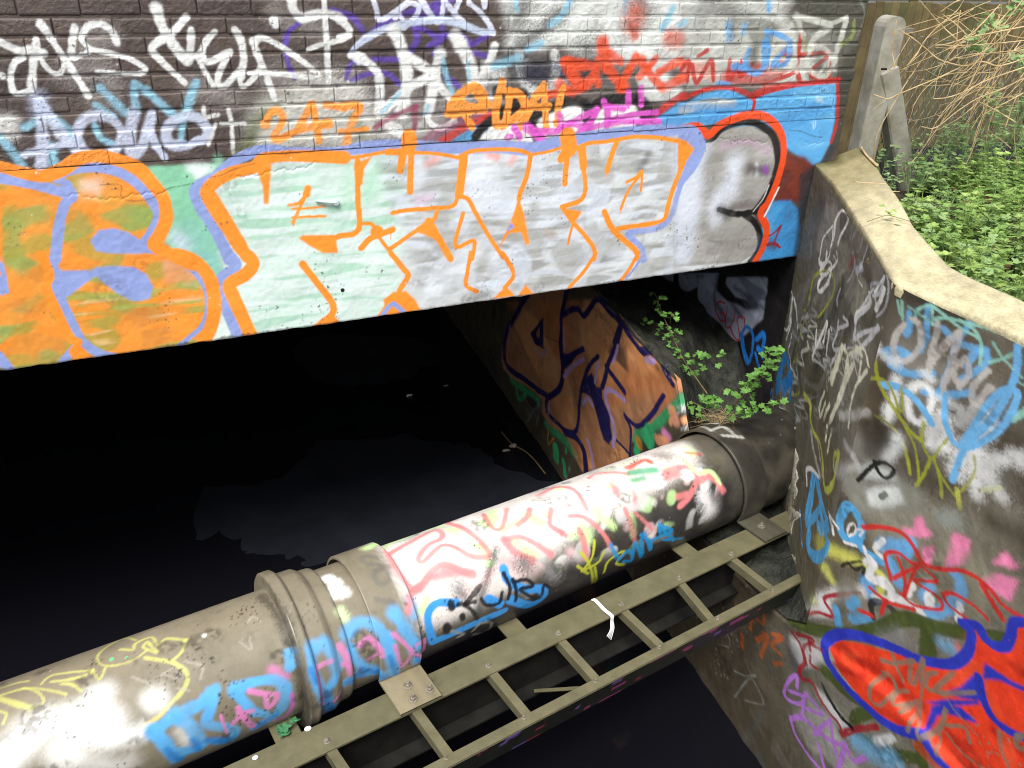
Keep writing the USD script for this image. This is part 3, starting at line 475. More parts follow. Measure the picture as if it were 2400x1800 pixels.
def wings():
    for w in (ANG, LONG):
        s, f = w.s, w.f
        front = w is LONG
        # grounds
        if not front:
            w.mottle('S', '1780,350 2130,600 2080,1000 1960,1500 1800,1500', [(66, 60, 46), (108, 99, 76), (74, 70, 58), (124, 121, 110)], .12, .2, 170, .7, .6)
        else:
            w.mottle('S', '1880,640 2460,760 2460,1860 1900,1860', [(60, 52, 42), (100, 88, 66), (68, 60, 50), (126, 122, 112)], .15, .15, 174, .7, .65)
            f('C3', (44, 38, 32), '1680,1290 1900,1400 2400,1640 2400,1800 1900,1560 1690,1400', 30, .9)
            f('S', (150, 148, 132), '1885,1455 2400,1450 2460,1860 1890,1860', 70, .9); w.mottle('S', '1880,1460 2460,1460 2460,1860 1880,1860', [(96, 88, 86), (206, 204, 200), (130, 120, 120)], .08, .06, 180, .8, .4, soft=60)  # grey ground; its soft left edge paints the change from shaded to lit wall
            f('S', (140, 136, 118), '2010,1200 2120,1190 2400,1260 2460,1470 2000,1470 2060,1330', 24, .9)
        for p, ww, o in (('1180,560 1100,760 1010,960', 130, .4), ('1000,150 960,420', 110, .35), ('1120,1200 1040,1500', 150, .4)): s('T21', (168, 166, 156), ww, p, .9, o)
        if front:
            for p, ww, o in (('1500,700 1800,800 2050,950', 260, .35), ('1700,1250 2000,1450', 240, .4), ('1200,1250 1400,1500', 160, .4), ('2000,500 2150,700', 160, .25)): s('T21', (176, 175, 168), ww, p, .9, o)
        # grey smears of paint rubbed down the angled face
        for p, o in (('990,550 1060,520 1110,640 1125,900 1000,1010 940,1000 870,985 900,800 960,610', .75), ('1090,900 1190,900 1215,1150 1120,1400 1000,1659 950,1600 1060,1250', .65), ('1130,1280 1300,1160 1400,1350 1300,1700 1180,1450', .8)): f('C3', (140, 138, 122), p, 10, o)
        for p, ww, c in (('940,1000 860,1400 760,1700', 70, (120, 118, 108)), ('822,915 812,1055', 40, (140, 138, 124)), ('800,1160 765,1400 720,1700', 40, (110, 108, 100)), ('1040,950 1060,1250 960,1700', 60, (120, 120, 112)), ('830,1380 960,1420', 80, (110, 108, 102)), ('980,560 990,640', 40, (150, 150, 140)), ('960,240 945,390', 12, (120, 118, 108)), ('985,270 975,400', 10, (120, 118, 108)), ('1020,470 1070,500', 14, (130, 118, 108)), ('930,430 940,480', 12, (120, 118, 108)), ('960,430 980,520', 12, (120, 118, 108))): s('C3', c, ww, p, .5, .7)
        g = np.random.default_rng(11)
        for i in range(22):
            x = 830 + 320 * g.random(); y = 60 + 300 * g.random(); L = 250 + 350 * g.random(); c = [(52, 50, 45), (98, 97, 90), (128, 127, 118), (64, 62, 56)][i % 4]
            s('T21', c, 14 + 34 * g.random(), '%d,%d %d,%d %d,%d' % (x, y, x - .2 * L - 20, y + .6 * L, x - .36 * L, y + L), .45, .6)
        g2 = np.random.default_rng(12)
        for i in range(34):
            x = g2.uniform(790, 1230); y = g2.uniform(330, 1050); x -= (y - 330) * .14; n_ = int(g2.integers(4, 8)); am = g2.uniform(14, 34); st = g2.uniform(22, 52); sl = g2.uniform(-.5, -.1); pts_ = []
            for j in range(n_): pts_.append('%d,%d' % (x + sl * st * j + (am if j % 2 else -am) * g2.uniform(.5, 1), y + st * j * (1 if j % 2 else .6) + g2.uniform(-12, 12)))
            s('T21', [(150, 150, 142), (196, 196, 190), (120, 120, 112), (222, 222, 204), (96, 96, 90), (170, 172, 176)][i % 6], g2.uniform(7, 15), ' '.join(pts_), .3, .8)
        T = 'C3'; W1 = (236, 236, 230)
        for p, ww in (('1040,742 980,820 938,890 912,1095 932,1092', 13), ('1040,742 1030,900 1000,1062', 12), ('1042,880 1068,680 1120,602 1180,610 1206,680 1160,780 1112,860 1090,925', 20), ('985,1000 960,1120 920,1205 952,1222 912,1290 905,1360 940,1375 1000,1260 1022,1120 990,1090 952,1130', 20), ('1075,990 1082,1080 1022,1155', 13), ('930,1230 1000,1180', 12),
                      ('1560,1240 1480,1350 1458,1420 1478,1520 1470,1565', 22), ('1562,1350 1530,1450 1470,1560', 34), ('1400,1390 1412,1450 1380,1530 1300,1590 1280,1680', 24), ('570,1680 600,1480 625,1385 640,1430 605,1680', 12), ('655,1430 680,1550 690,1680', 12)): s(T, W1, ww, p, .15)
        for p, ww in (('1540,1070 1592,1250 1592,1400 1552,1550 1480,1625', 16), ('1415,1350 1430,1310 1510,1300', 20), ('1400,890 1352,1050 1320,1150', 12), ('1240,1000 1262,1100 1230,1230 1190,1290', 12), ('1285,1180 1330,1150', 50), ('1120,1350 1080,1440 1078,1520', 14)): s(T, (186, 188, 194), ww, p, .25, .9)
        for p in ('1250,740 1222,880', '1282,760 1240,885 1300,760', '1340,860 1300,1000 1260,960', '1240,900 1210,1000', '1290,1060 1340,1120', '1230,960 1260,1010', '1310,900 1330,940'): s(T, (150, 150, 152), 7, p, .4, .8)
        f(T, (140, 58, 48), '1230,1030 1272,1020 1242,1130 1200,1172', 5, .9); s(T, (190, 140, 70), 5, '1385,1060 1408,1090 1395,1110 1380,1080', .3)
        for p in ('990,1170 890,1200 840,1300 820,1450', '1020,1190 1052,1290 1012,1450 900,1640'): s(T, (166, 172, 48), 9, p, .3, .9)
        T = 'T21'
        for p, ww in (('690,230 662,350 650,460 670,475 692,400 710,270 742,470', 11), ('660,540 690,440 692,340', 10), ('700,500 690,560 675,605 690,660 697,725', 10), ('870,480 860,590 890,520 930,420 902,560', 12), ('940,480 920,640', 14), ('950,460 956,480', 12), ('1170,200 1140,130 1170,60', 0.1), ('880,20 890,60 940,20', 14), ('900,60 890,110 925,120 950,80', 14), ('900,130 880,200 890,230 940,170', 14), ('860,590 840,650', 8), ('975,0 990,40 960,80', 12)): s(T, (236, 236, 232), max(ww, 1), p, .15)
        for p, ww in (('1010,420 1000,500 970,580 1000,612 1062,585', 16), ('1050,400 1080,440 1010,470', 16), ('1130,440 1142,400 1192,350 1222,310 1217,235', 16), ('1132,470 1122,540 1180,500 1275,470', 18), ('1275,460 1200,560 1110,650', 18), ('1320,130 1292,230 1240,262', 18), ('1240,210 1190,290 1160,350', 14), ('1000,640 960,720 975,780', 14)): s(T, (214, 216, 218), ww, p, .2, .95)
        for p, ww in (('1042,590 1002,720 968,810', 36), ('1052,600 1080,650 1060,800 1010,960', 24), ('1120,690 1072,810 1000,1000 950,1090', 20), ('1092,720 1060,830', 12), ('1160,790 1112,900 1080,1110', 13), ('1170,680 1152,800 1202,740', 15), ('920,880 890,950 880,1032 902,1022 932,950', 15), ('960,960 920,1060', 14), ('1000,970 960,1065', 17), ('942,1100 932,1200', 13), ('980,1120 940,1270', 13), ('1140,600 1170,640', 30), ('1090,640 1180,600 1212,720', 14)): s(T, (240, 240, 214), ww, p, .2, .95)
        for p, ww in (('860,850 882,1060 922,1132 992,1130', 20), ('992,1130 1050,1100 1080,1160', 18), ('930,780 960,880 970,960', 10), ('780,800 870,850 940,700', 24)): s(T, (112, 112, 100), ww, p, .3, .85)
        s(T, (186, 186, 182), 34, '1030,1032 1120,1032 1200,1010', .4, .9); f(T, (170, 168, 158), '1120,1000 1215,1000 1225,1030 1190,1050 1120,1040', 8, .9)
        YG = (188, 194, 84)
        for p, ww in (('790,905 820,960 826,1080 850,1150 892,1225 906,1350 912,1480 936,1522 972,1480 1000,1380 1022,1270', 22), ('1005,1270 985,1320 985,1400', 16)): s(T, YG, ww, p, .2)
        for p in ('820,280 850,150 920,92 960,130 972,200 940,300 880,400', '730,600 742,640 720,700', '710,690 750,640 745,720', '700,900 750,892 762,850', '780,350 802,362 790,440 742,610'): s(T, (166, 172, 44), 8, p, .3, .85)
        for p, ww in (('830,1150 842,1250 885,1430', 26), ('870,1180 900,1420', 14), ('1060,1220 1120,1330 1150,1420', 34), ('1000,1400 1130,1370', 40)): s(T, (196, 194, 192), ww, p, .6, .75)
        BL = (48, 140, 218)
        for p, ww in (('655,645 622,760 602,860', 40), ('660,650 692,740 650,810 615,850', 28), ('702,790 650,880 640,1010', 34), ('580,860 576,950', 14), ('700,830 690,925', 24), ('600,860 640,850', 30)): s(T, BL, ww, p, .15)
        # lettering on the long face
        if front:
            for p, ww in (('1470,370 1470,450 1450,510', 40), ('1592,330 1580,500 1530,620', 36), ('1290,620 1400,600 1490,655', 36), ('1430,650 1350,700 1480,765 1610,760', 42), ('1882,400 1800,520 1752,600 1700,760 1650,910', 30), ('1690,470 1780,560 1900,605', 42), ('1955,605 1880,640 1830,725', 36), ('1950,620 1962,680 1900,745 1790,805', 36), ('1330,640 1420,740', 60), ('1560,880 1700,900 1860,890', 40)): s(T, (112, 182, 236), ww, p, .3, .9)
            LG = (150, 208, 194)
            for p, ww in (('1395,290 1412,372', 16), ('1425,290 1428,415', 16), ('1470,330 1560,390 1645,445', 16), ('1500,430 1530,350 1612,318 1650,345 1800,470 1905,530', 19), ('1622,320 1622,450', 15), ('1635,412 1720,402 1860,460 1920,560 1922,700', 18), ('1790,420 1900,452 2070,510 2165,560 2182,592 2100,652 1975,692', 17), ('1998,560 2060,660 2190,790', 15), ('2140,800 2240,860', 14), ('2120,1060 2240,1000', 40)): s(T, LG, ww, p, .25, .92)
            GW = (200, 195, 190)
            for p, ww in (('1440,440 1382,520 1370,620 1420,682 1492,650 1542,560 1532,440 1475,400', 34), ('1662,430 1612,620 1590,745', 36), ('1598,705 1660,620 1790,490', 36), ('1792,490 1760,600 1722,740 1680,850 1700,935', 36), ('1830,660 1762,720 1750,800 1800,832 1850,760 1832,665', 28), ('1972,740 1880,850 1880,955 1990,850', 34), ('1790,700 1720,660', 40), ('1780,850 1780,820', 40)): s(T, GW, ww, p, .25, .92)
            for p, ww, o in (('1392,800 1360,950 1320,1065', 62, 1), ('1560,830 1482,860 1460,960 1492,1060 1560,1072 1612,960 1592,860 1530,822', 42, 1), ('1262,570 1222,640', 44, .95), ('1240,600 1380,690', 56, .8), ('1660,1050 1602,1180 1640,1232 1702,1180 1680,1040', 86, .9), ('1980,1080 1900,1180 1850,1265', 100, .95), ('1802,1300 1760,1410', 90, .9), ('1902,1280 1892,1450 1905,1560', 80, .9), ('2100,1320 2000,1330 1980,1450 2060,1560', 84, .8), ('2150,1290 2190,1320', 120, .8), ('1660,930 1800,1000 1780,1085 1900,1000 1990,960', 60, .55), ('1560,760 1600,800', 60, .8)): s(T, (240, 242, 242), ww, p, .6, o, .8)
            for p, ww in (('1300,836 1400,850 1500,920 1562,1000 1612,1092', 42), ('2162,580 2140,800 2000,1050 1850,1200 1780,1330 1740,1455', 40), ('1690,900 1692,1050 1730,1180 1792,1242 1900,1222 2050,1120 2150,960 2152,872 2060,880 1960,980 1870,1120 1810,1225', 36)): s(T, (118, 188, 240), ww, p, .15)
            for p, ww in (('1250,680 1262,780 1300,880 1380,1000 1470,1130 1550,1205', 22), ('1218,790 1300,802 1352,860 1402,990 1425,1002', 17), ('1420,850 1432,985', 15), ('1250,1030 1350,1100 1422,1200 1452,1320 1465,1415', 19), ('1450,1120 1502,1250 1522,1485', 12), ('1540,1200 1600,1312 1662,1240 1712,1180', 14), ('1600,1312 1550,1420 1500,1495', 17), ('1620,1320 1660,1450 1672,1570', 17), ('1560,1080 1540,1205', 20), ('1640,1380 1700,1480 1765,1570', 13), ('1880,1290 1882,1400 1820,1500 1770,1545', 12)): s(T, (166, 172, 50), ww, p, .25, .95)
            s(T, (216, 218, 84), 28, '1770,1515 1790,1640', .3); s(T, (220, 226, 170), 26, '1930,1525 2060,1500', .6, .8)
            f(T, (148, 148, 138), '1000,1400 1130,1380 1200,1480 1340,1440 1480,1490 1570,1560 1590,1700 1120,1700 1070,1540', 14, .92); f(T, (228, 234, 232), '1185,1512 1380,1490 1435,1600 1300,1645 1200,1622', 8); s(T, (84, 82, 76), 34, '1275,1565 1305,1545', .2)
            f(T, (232, 236, 236), '1340,1130 1420,1145 1435,1230 1345,1345 1270,1312 1330,1220', 10); f(T, (214, 220, 218), '1150,1372 1220,1330 1360,1400 1385,1452 1250,1455 1160,1442', 10, .9); f(T, (34, 32, 28), '1150,1050 1280,1020 1345,1100 1335,1240 1250,1340 1160,1280', 16, .7)
            s(T, (26, 26, 24), 24, '1130,1455 1230,1360 1302,1340 1362,1390 1310,1442 1262,1400 1240,1330', .2)
        # low down, across both faces
        T = 'C4'; B2 = (92, 176, 232)
        for p, ww in (('562,600 540,750 520,890', 44), ('582,620 602,760 625,920', 40), ('530,900 600,810', 28), ('540,950 530,1050 562,1112 622,1112 662,1040 642,970 590,900 580,850', 34), ('482,820 490,930 502,1055', 13), ('592,640 620,780 662,925', 44), ('662,912 600,945', 38), ('850,840 800,790 760,832 742,920 782,1000 862,1000 882,920 850,850', 50), ('852,1000 900,1080 1000,1142 1070,1155', 50)): s(T, B2, ww, p, .12)
        f(T, (232, 232, 112), '590,990 680,1030 910,1140 890,1185 640,1100 560,1045', 12, .95); f(T, (226, 226, 118), '580,1140 650,1150 735,1310 690,1295', 10, .95); s(T, (232, 232, 112), 40, '910,1170 1030,1255 1005,1350', .6, .9)
        s(T, B2, 34, '540,950 530,1050 562,1112 622,1112 662,1040 642,970', .12)
        for p, ww in (('520,650 520,560 552,550 602,605', 14), ('665,840 690,920 702,975', 16), ('672,850 732,935', 14), ('790,970 800,920 832,905 842,960 800,985', 11), ('850,942 892,950 870,985', 11), ('770,1022 850,1050', 16), ('900,1060 940,1160', 20), ('960,1150 925,1260 1000,1290 1060,1330 1080,1390', 34)): s(T, (240, 240, 240), ww, p, .15)
        for p, ww in (('760,1180 800,1160 842,1200 900,1190 880,1280', 18), ('800,1160 870,1150 940,1170', 14)): s(T, (26, 24, 22), ww, p, .25, .9)
        if front:
            T = 'T22'
            f(T, (158, 154, 138), '1250,-20 2240,-60 2240,240 1800,140 1560,180 1300,200', 30, .8); s(T, (62, 52, 36), 150, '2000,60 2200,160', .8, .8); s(T, (170, 180, 176), 90, '1690,50 1760,40', .7, .8)
            PK = (250, 146, 188)
            for p in ('1405,90 1480,122 1492,50 1542,22 1562,100 1622,150 1560,172 1440,152', '1750,130 1862,180 1842,342 1690,352 1722,200', '1540,232 1632,220 1602,342 1555,342', '2100,250 2185,345 2180,372 2000,332', '1940,412 2060,400 2190,440 2132,585 1990,492 1920,502'): f(T, PK, p, 5)
            for p, ww in (('1250,130 1290,260', 110), ('1700,200 1650,340', 60), ('1860,340 1930,560 1830,680', 90), ('1600,600 1560,480', 70), ('1830,430 2000,400', 60)): s(T, (148, 144, 124), ww, p, .6, .75)
            for p, ww in (('1740,385 1802,450 1782,560 1680,640 1560,652', 70), ('1555,560 1600,480', 60), ('1290,220 1430,230', 90), ('1480,200 1440,280', 60), ('1350,320 1400,450', 60), ('1200,470 1230,540', 80)): s(T, (112, 180, 236), ww, p, .3, .92)
            for p, ww in (('1600,540 1590,600', 55), ('1180,330 1220,300', 30), ('1300,180 1250,240 1290,290', 30), ('1240,330 1212,430 1300,440 1352,500 1340,565 1250,560', 42), ('1350,540 1480,600 1560,660', 50), ('1800,600 1780,700', 36), ('1500,470 1460,540', 30)): s(T, (242, 242, 242), ww, p, .25)
        T = 'T22'
        f(T, (240, 238, 238), '745,645 870,590 860,530 1010,482 1180,478 1200,560 960,560 985,680 800,672', 10); f(T, (238, 238, 170), '810,560 860,545 880,590 840,600', 8, .8)
        for p in ('790,665 880,650 980,672 920,562 1010,535 1150,520',): s(T, (178, 48, 62), 22, p, .2)
        f(T, (136, 132, 118), '1010,440 1080,410 1160,520 1230,640 1200,680 1080,640 1000,560', 10, .9); s(T, B2, 46, '1000,620 1022,745', .3); s(T, B2, 55, '1130,570 1090,610', .4, .9); s(T, B2, 50, '1100,690 1230,690', .4, .9)
        if front:
            s(T, BLK, 36, '1240,690 1222,600 1262,580 1330,602 1392,660', .2)
            RR = (218, 50, 46)
            for p, ww in (('1170,100 1280,98 1402,130 1482,210 1532,300 1562,342', 27), ('1562,342 1650,370 1800,380 1902,420 2002,505 2080,600 2235,690', 27), ('1352,440 1312,300 1332,262 1402,270 1482,330 1542,342 1422,400 1370,430', 21), ('1390,290 1440,430 1432,545', 18), ('1440,545 1482,430 1522,342', 18), ('1532,340 1640,450 1500,442 1642,545 1682,612 1640,632 1500,602 1410,530', 18), ('1215,490 1330,580 1502,632', 23), ('1690,530 1760,532 1880,602 1980,695', 22), ('1682,530 1720,602 1860,705', 18), ('1160,640 1235,672', 24), ('1290,662 1320,570', 24), ('1950,480 2020,600 2080,690', 34)): s(T, RR, ww, p, .12, .96)
        OG = (74, 86, 38)
        for p, ww in (('690,690 800,745 950,782 1150,782 1300,742 1432,692 1550,712 1700,762 1900,792 2100,822', 74), ('1592,760 1592,960', 90), ('880,970 960,1050 1080,1150 1210,1225', 66), ('1400,1305 1262,1282 1162,1322 1150,1390 1232,1480 1400,1560 1560,1592 1600,1680', 64), ('1562,1450 1600,1680', 60)): s(T, OG, ww, p, .15, .96)
        if front:
            f(T, (232, 230, 232), '690,800 900,862 925,960 850,1002 760,1002 700,880', 10, .85); f(T, (236, 236, 238), '870,1130 960,1200 1135,1390 1060,1402 960,1280 880,1180', 10, .9); s(T, (70, 60, 80), 100, '720,900 740,1000', .8, .6)
            s(T, (124, 188, 232), 130, '1150,1480 1300,1560 1410,1600', .7, .9); s(T, (226, 228, 232), 40, '1290,1480 1400,1450', .5, .8); s(T, (120, 180, 226), 80, '1690,860 1760,900', .7, .7); s(T, (150, 150, 150), 90, '1420,800 1300,850', .7, .7)
            f(T, (252, 70, 36), '960,880 1010,825 1150,850 1400,920 1600,980 1750,990 1850,920 1880,745 1950,850 2080,890 2160,850 2180,720 2240,720 2240,1750 1830,1750 1600,1440 1400,1380 1200,1200 1030,1020', 3)
            for p, ww, o in (('985,870 1150,960 1300,1050 1410,1125', 60, .85), ('1000,985 1200,1060', 40, .8), ('1300,1250 1500,1400', 70, .6), ('1700,1400 1800,1560', 50, .5), ('2000,1420 2210,1560', 70, .75), ('1780,1500 1850,1520', 60, .7), ('1480,960 1440,1080', 40, .5), ('1550,1250 1480,1200 1300,1150', 60, .6), ('2150,1000 2210,1040', 60, .4), ('1740,1640 1860,1660', 60, .6)): s(T, (172, 34, 24), ww, p, .6, o, 1.0)
            w.mottle(T, '960,880 1600,980 1880,760 2240,740 2240,1700 1700,1700', [(232, 60, 34), (255, 96, 56)], .05, .03, 190, .5, .6)
            BB = (50, 62, 196)
            for p, ww in (('2240,710 2155,718 2132,800 2090,872 2010,862 1950,802 1922,742 1870,730 1805,722', 54), ('1835,735 1872,792 1850,900 1780,972 1700,987 1560,962 1400,892 1250,832 1100,792 1000,797 937,842 940,932 1000,1032 1120,1152 1250,1272 1350,1352 1450,1407 1570,1432', 54), ('1910,1070 1932,1200 1992,1332 2100,1422 2240,1482', 48), ('1580,1450 1660,1570 1780,1690', 48)): s(T, BB, ww, p, .08)
            for p in ('1555,1445 1570,1400 1612,1258 1700,1238 1800,1270 1892,1358 1880,1370 1700,1302 1640,1332 1600,1425', '1690,1172 1800,1132 1870,1062 1910,1065 1925,1230 1800,1205', '1575,1235 1700,1215 1925,1225 1900,1250 1700,1262', '1955,975 2000,1010 2120,1090 2240,1145 2240,1178 2050,1092 1935,1084'): f(T, BB, p, 3)
            GT = (146, 124, 104)
            for p, ww in (('1290,960 1370,980 1502,962', 25), ('1360,920 1390,1010 1425,1095', 25), ('1482,960 1470,1092 1502,1102 1562,950 1540,1105', 24), ('1642,1040 1582,1060 1580,1140 1645,1165', 24), ('1752,1040 1640,1165 1890,1172', 26), ('1322,1050 1262,1100 1250,1192 1312,1242 1382,1160 1352,1060 1300,1040', 22), ('1462,1160 1392,1170 1402,1240 1490,1240', 20), ('1440,1290 1532,1230 1490,1410', 22), ('1552,1100 1540,1300 1552,1440', 14), ('1702,1280 1660,1400 1560,1465', 28), ('1700,1382 1820,1402 1852,1500', 20), ('1680,1160 1760,1290 1900,1455', 12), ('2040,1430 2060,1550 2125,1690', 26), ('2235,1440 2150,1470 2160,1530 2235,1545', 28), ('1700,1430 1800,1560 1960,1680', 14), ('1660,1400 1670,1560', 14)): s(T, GT, ww, p, .18, .92)
            RL = (160, 34, 44)
            for p, ww in (('700,770 762,860 792,970 760,1020 772,1080 842,1102 902,1200 980,1302 1030,1352 1085,1435', 24), ('740,790 850,830 782,880 800,985', 20), ('820,850 915,892', 20), ('830,930 832,980 885,1015', 18), ('1060,1430 1150,1400 1300,1380', 34), ('820,830 830,900', 18)): s(T, RL, ww, p, .2, .95)
            s(T, (24, 22, 24), 30, '920,1110 970,1200 1040,1300 1130,1385', .25)
            PP = (186, 124, 216)
            for p, ww in (('740,1140 740,1060 690,1092 656,1170 692,1222 762,1242 792,1200 688,1158', 21), ('800,1170 790,1260 770,1345', 20), ('800,1170 922,1302 808,1272', 20), ('700,1340 782,1332 900,1422 1000,1482 1085,1502', 25), ('700,1350 732,1440 822,1560 930,1680', 20), ('982,1340 860,1432 915,1420', 22), ('980,1350 1022,1572', 22), ('890,1500 950,1690', 22), ('1082,1490 1050,1600 1020,1690', 30), ('1082,1490 1130,1602 1215,1580', 25)): s(T, PP, ww, p, .15)
            for p, ww in (('440,760 460,680 520,722 530,640', 20), ('500,935 550,800 480,832', 26), ('580,790 642,812 580,862 642,925', 24), ('380,870 382,800', 32), ('630,590 715,672', 20), ('330,720 352,600', 12), ('590,985 640,980', 22)): s(T, (190, 92, 40), ww, p, .3, .8)
            for p, ww in (('330,1030 400,1062 475,1060', 10), ('330,1200 440,1080 522,1240 400,1222', 8), ('400,960 480,1140 525,1250', 6), ('240,860 300,870 280,760', 6)): s(T, (150, 154, 150), ww, p, .3, .6)
            f(T, (86, 92, 90), '530,1240 520,1340 420,1540 380,1480 470,1330', 10, .5); f(T, (90, 96, 94), '470,1480 500,1540 560,1700 440,1700', 12, .5)
            # the big tan piece under the bridge
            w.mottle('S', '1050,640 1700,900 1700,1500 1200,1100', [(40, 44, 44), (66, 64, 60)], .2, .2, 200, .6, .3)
            T = 'T11'; TAN = (176, 124, 88); NV = (34, 28, 84); HL = (176, 150, 200)
            GR = (56, 166, 108)
            for p, ww in (('1130,830 1152,930 1200,880 1160,840', 26), ('1330,1090 1440,1190 1520,1290', 60), ('1100,800 1280,930', 40), ('1900,1180 2060,1060 2200,930', 70), ('2190,760 2212,900', 40)): s(T, GR, ww, p, .4, .85)
            f(T, TAN, '1235,180 1080,430 1040,590 1045,730 1110,795 1230,862 1305,930 1300,1010 1340,1090 1440,1155 1515,1230 1555,1300 1570,1420 1870,1330 1905,1110 2000,1092 2150,935 2196,850 2130,700 2060,600 1990,535 1920,570 1830,440 1660,262 1560,350 1450,385 1470,180', 4)
            w.mottle(T, '1060,300 1650,280 2190,850 1880,1300 1560,1400', [(200, 122, 70), (240, 170, 112), (190, 128, 84)], .22, .18, 204, .6, .4); w.mottle(T, '1640,330 1850,560 1900,800 1700,600', [(84, 66, 54)], .10, .10, 208, .8, .3)
            for p, ww in (('1250,180 1130,390 1068,500 1056,640 1082,722 1180,792 1272,862 1350,912', 40), ('1475,180 1430,400 1420,600 1432,750 1420,842 1382,892 1335,912', 38), ('1350,905 1330,952 1342,1020 1430,1112 1500,1142 1530,1092 1540,920 1560,830 1600,720 1665,648', 29), ('1690,850 1732,700 1790,540 1812,440', 34), ('1720,720 1762,782 1832,882', 44), ('1450,662 1565,602', 34), ('1440,382 1500,348 1545,345 1580,385 1662,282 1742,372 1822,452 1900,562 1950,622', 36), ('1940,615 2020,602 2082,720 2145,832', 40), ('2090,902 2002,1042 1920,1102 1836,1028', 31), ('1836,1028 1880,1122 1872,1300', 22), ('1760,1172 1875,1290', 20), ('1450,1142 1522,1182 1572,1272 1582,1420', 48), ('1800,440 1760,560', 22)): s(T, NV, ww, p, .08)
            for p in ('1540,885 1580,790 1620,755 1650,850 1690,850 1690,920 1742,1040 1757,1180 1732,1222 1690,1192 1660,1062 1620,922 1580,892', '1428,630 1500,640 1560,600 1490,690 1430,745', '1920,590 2020,568 2035,640 1960,652', '1310,395 1228,500 1260,570 1310,605 1312,500'): f(T, NV, p, 3)
            f(T, TAN, '1285,460 1262,500 1270,530 1288,525', 2)
            for p, ww in (('1320,520 1400,556', 8), ('1490,770 1540,885', 8)): s(T, NV, ww, p, .3, .7)
            for p, ww in (('1440,470 1440,605', 13), ('1440,782 1490,722 1565,668', 25), ('1665,690 1640,822', 22), ('1760,690 1790,580', 18), ('1560,962 1590,922 1622,965', 28), ('1832,935 1742,870 1710,902 1742,1020 1772,1120 1758,1235', 30), ('1590,1190 1620,1300 1622,1400', 25), ('1352,945 1345,1025', 15), ('1985,675 2020,680', 42), ('1240,590 1300,640 1325,600', 12), ('1100,440 1080,560', 8)): s(T, HL, ww, p, .12, .9)
            for p, ww in (('1390,1240 1392,1310', 62), ('1455,1250 1455,1270', 24), ('2000,1130 1995,1210', 90), ('1925,1230 1910,1280', 44), ('1440,1330 1452,1420', 40)): s(T, GR, ww, p, .12)
            for p, ww in (('1930,1200 1935,1235', 44), ('1345,1130 1340,1220 1380,1180', 12)): s(T, (200, 130, 40), ww, p, .2)
            s(T, (226, 156, 130), 70, '2140,1000 2160,1060', .3); s(T, (206, 130, 180), 60, '2100,1150 2120,1170', .4); s(T, (230, 160, 120), 60, '2050,1190 2110,1200', .3)
            for p, ww in (('1192,930 1240,1002 1282,1085', 8), ('1280,950 1190,1090', 8), ('1262,1000 1290,960 1262,1090', 8), ('1480,1370 1460,1440', 14)): s(T, (110, 122, 122), ww, p, .3, .8)
            T = 'E2'
            for p, ww in (('720,1000 690,1100 722,1200', 46), ('640,940 600,890', 30), ('700,980 740,1080', 36)): s(T, (40, 120, 210), ww, p, .2)
            for p, ww in (('650,1040 640,1130', 10), ('690,1060 660,1200', 14), ('560,1260 600,1290 560,1330', 14), ('590,1250 680,1350 760,1180', 14), ('740,1400 790,1350 850,1430', 16), ('770,1120 700,1200', 14), ('600,1480 700,1430 640,1390', 12), ('840,1380 860,1430', 14)): s(T, (200, 204, 206), ww, p, .2)
            s(T, (232, 160, 112), 60, '620,1400 740,1470', .2); s(T, (232, 160, 112), 40, '530,1270 500,1420', .3)
        w.scuff(220, .4, .06, (44, 40, 32), .9); w.chips(224, (150, 140, 118), .004, .08, 1.7, .9); w.specks(260, [(150, 146, 130), (50, 46, 40), (196, 190, 170)], 12, .0012, .004)
    # wall behind the ledge
    for ww, c, o in ((20, (176, 168, 140), .8), (12, (204, 196, 170), .8), (30, (120, 112, 92), .45)): ANG.s('S', c, ww, '1834,952 1846,985 1856,1030 1860,1100 1858,1170 1852,1240 1848,1300 1846,1372', .9, o, 2.4)
    w = BACK; s, f = w.s, w.f; T = 'E2'
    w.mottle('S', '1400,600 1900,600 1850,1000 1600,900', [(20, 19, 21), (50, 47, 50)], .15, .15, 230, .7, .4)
    for p in ('1050,0 1370,0 1445,130 1402,240 1392,292 1270,232 1130,190 1040,60', '1190,215 1262,312 1395,300 1332,405 1262,322', '780,-40 975,-40 940,200 1050,232 1150,262 1262,332 1272,470 1180,605 1130,625 980,440 830,322 768,200', '580,-40 772,-40 772,90 640,160 590,80', '380,-40 540,-40 530,40 460,20'): f(T, (196, 204, 228), p, 8, .92)
    w.mottle(T, '580,-40 1450,0 1400,400 1150,630', [(110, 116, 136), (214, 220, 240)], .10, .04, 234, .7, .3)
    for p in ('960,0 930,220 1000,330', '1060,200 1200,400', '1130,100 1400,300'): s(T, (34, 32, 36), 46, p, .8, .7, 1.2)
    for p, ww in (('1030,255 980,235 940,272 950,342 992,422 1030,412 1022,355 980,350', 17), ('1052,285 1040,400 1042,482 1082,482 1122,400 1132,325', 15), ('1212,512 1217,400 1160,390 1150,432 1172,560 1160,612 1112,560 1090,475', 15)): s(T, (220, 40, 44), ww, p, .12)
    for p, ww in (('1192,545 1202,680 1250,830 1296,740 1300,560 1242,480 1200,540', 34), ('1190,550 1215,700 1250,800', 50), ('1335,605 1402,548 1412,620 1390,720 1355,690', 54), ('1330,740 1365,870', 34), ('1400,700 1400,770', 40), ('1490,1090 1480,1200', 24)): s(T, (38, 136, 236), ww, p, .12)
    w.scuff(240, .5, .05, (24, 23, 24), .6)
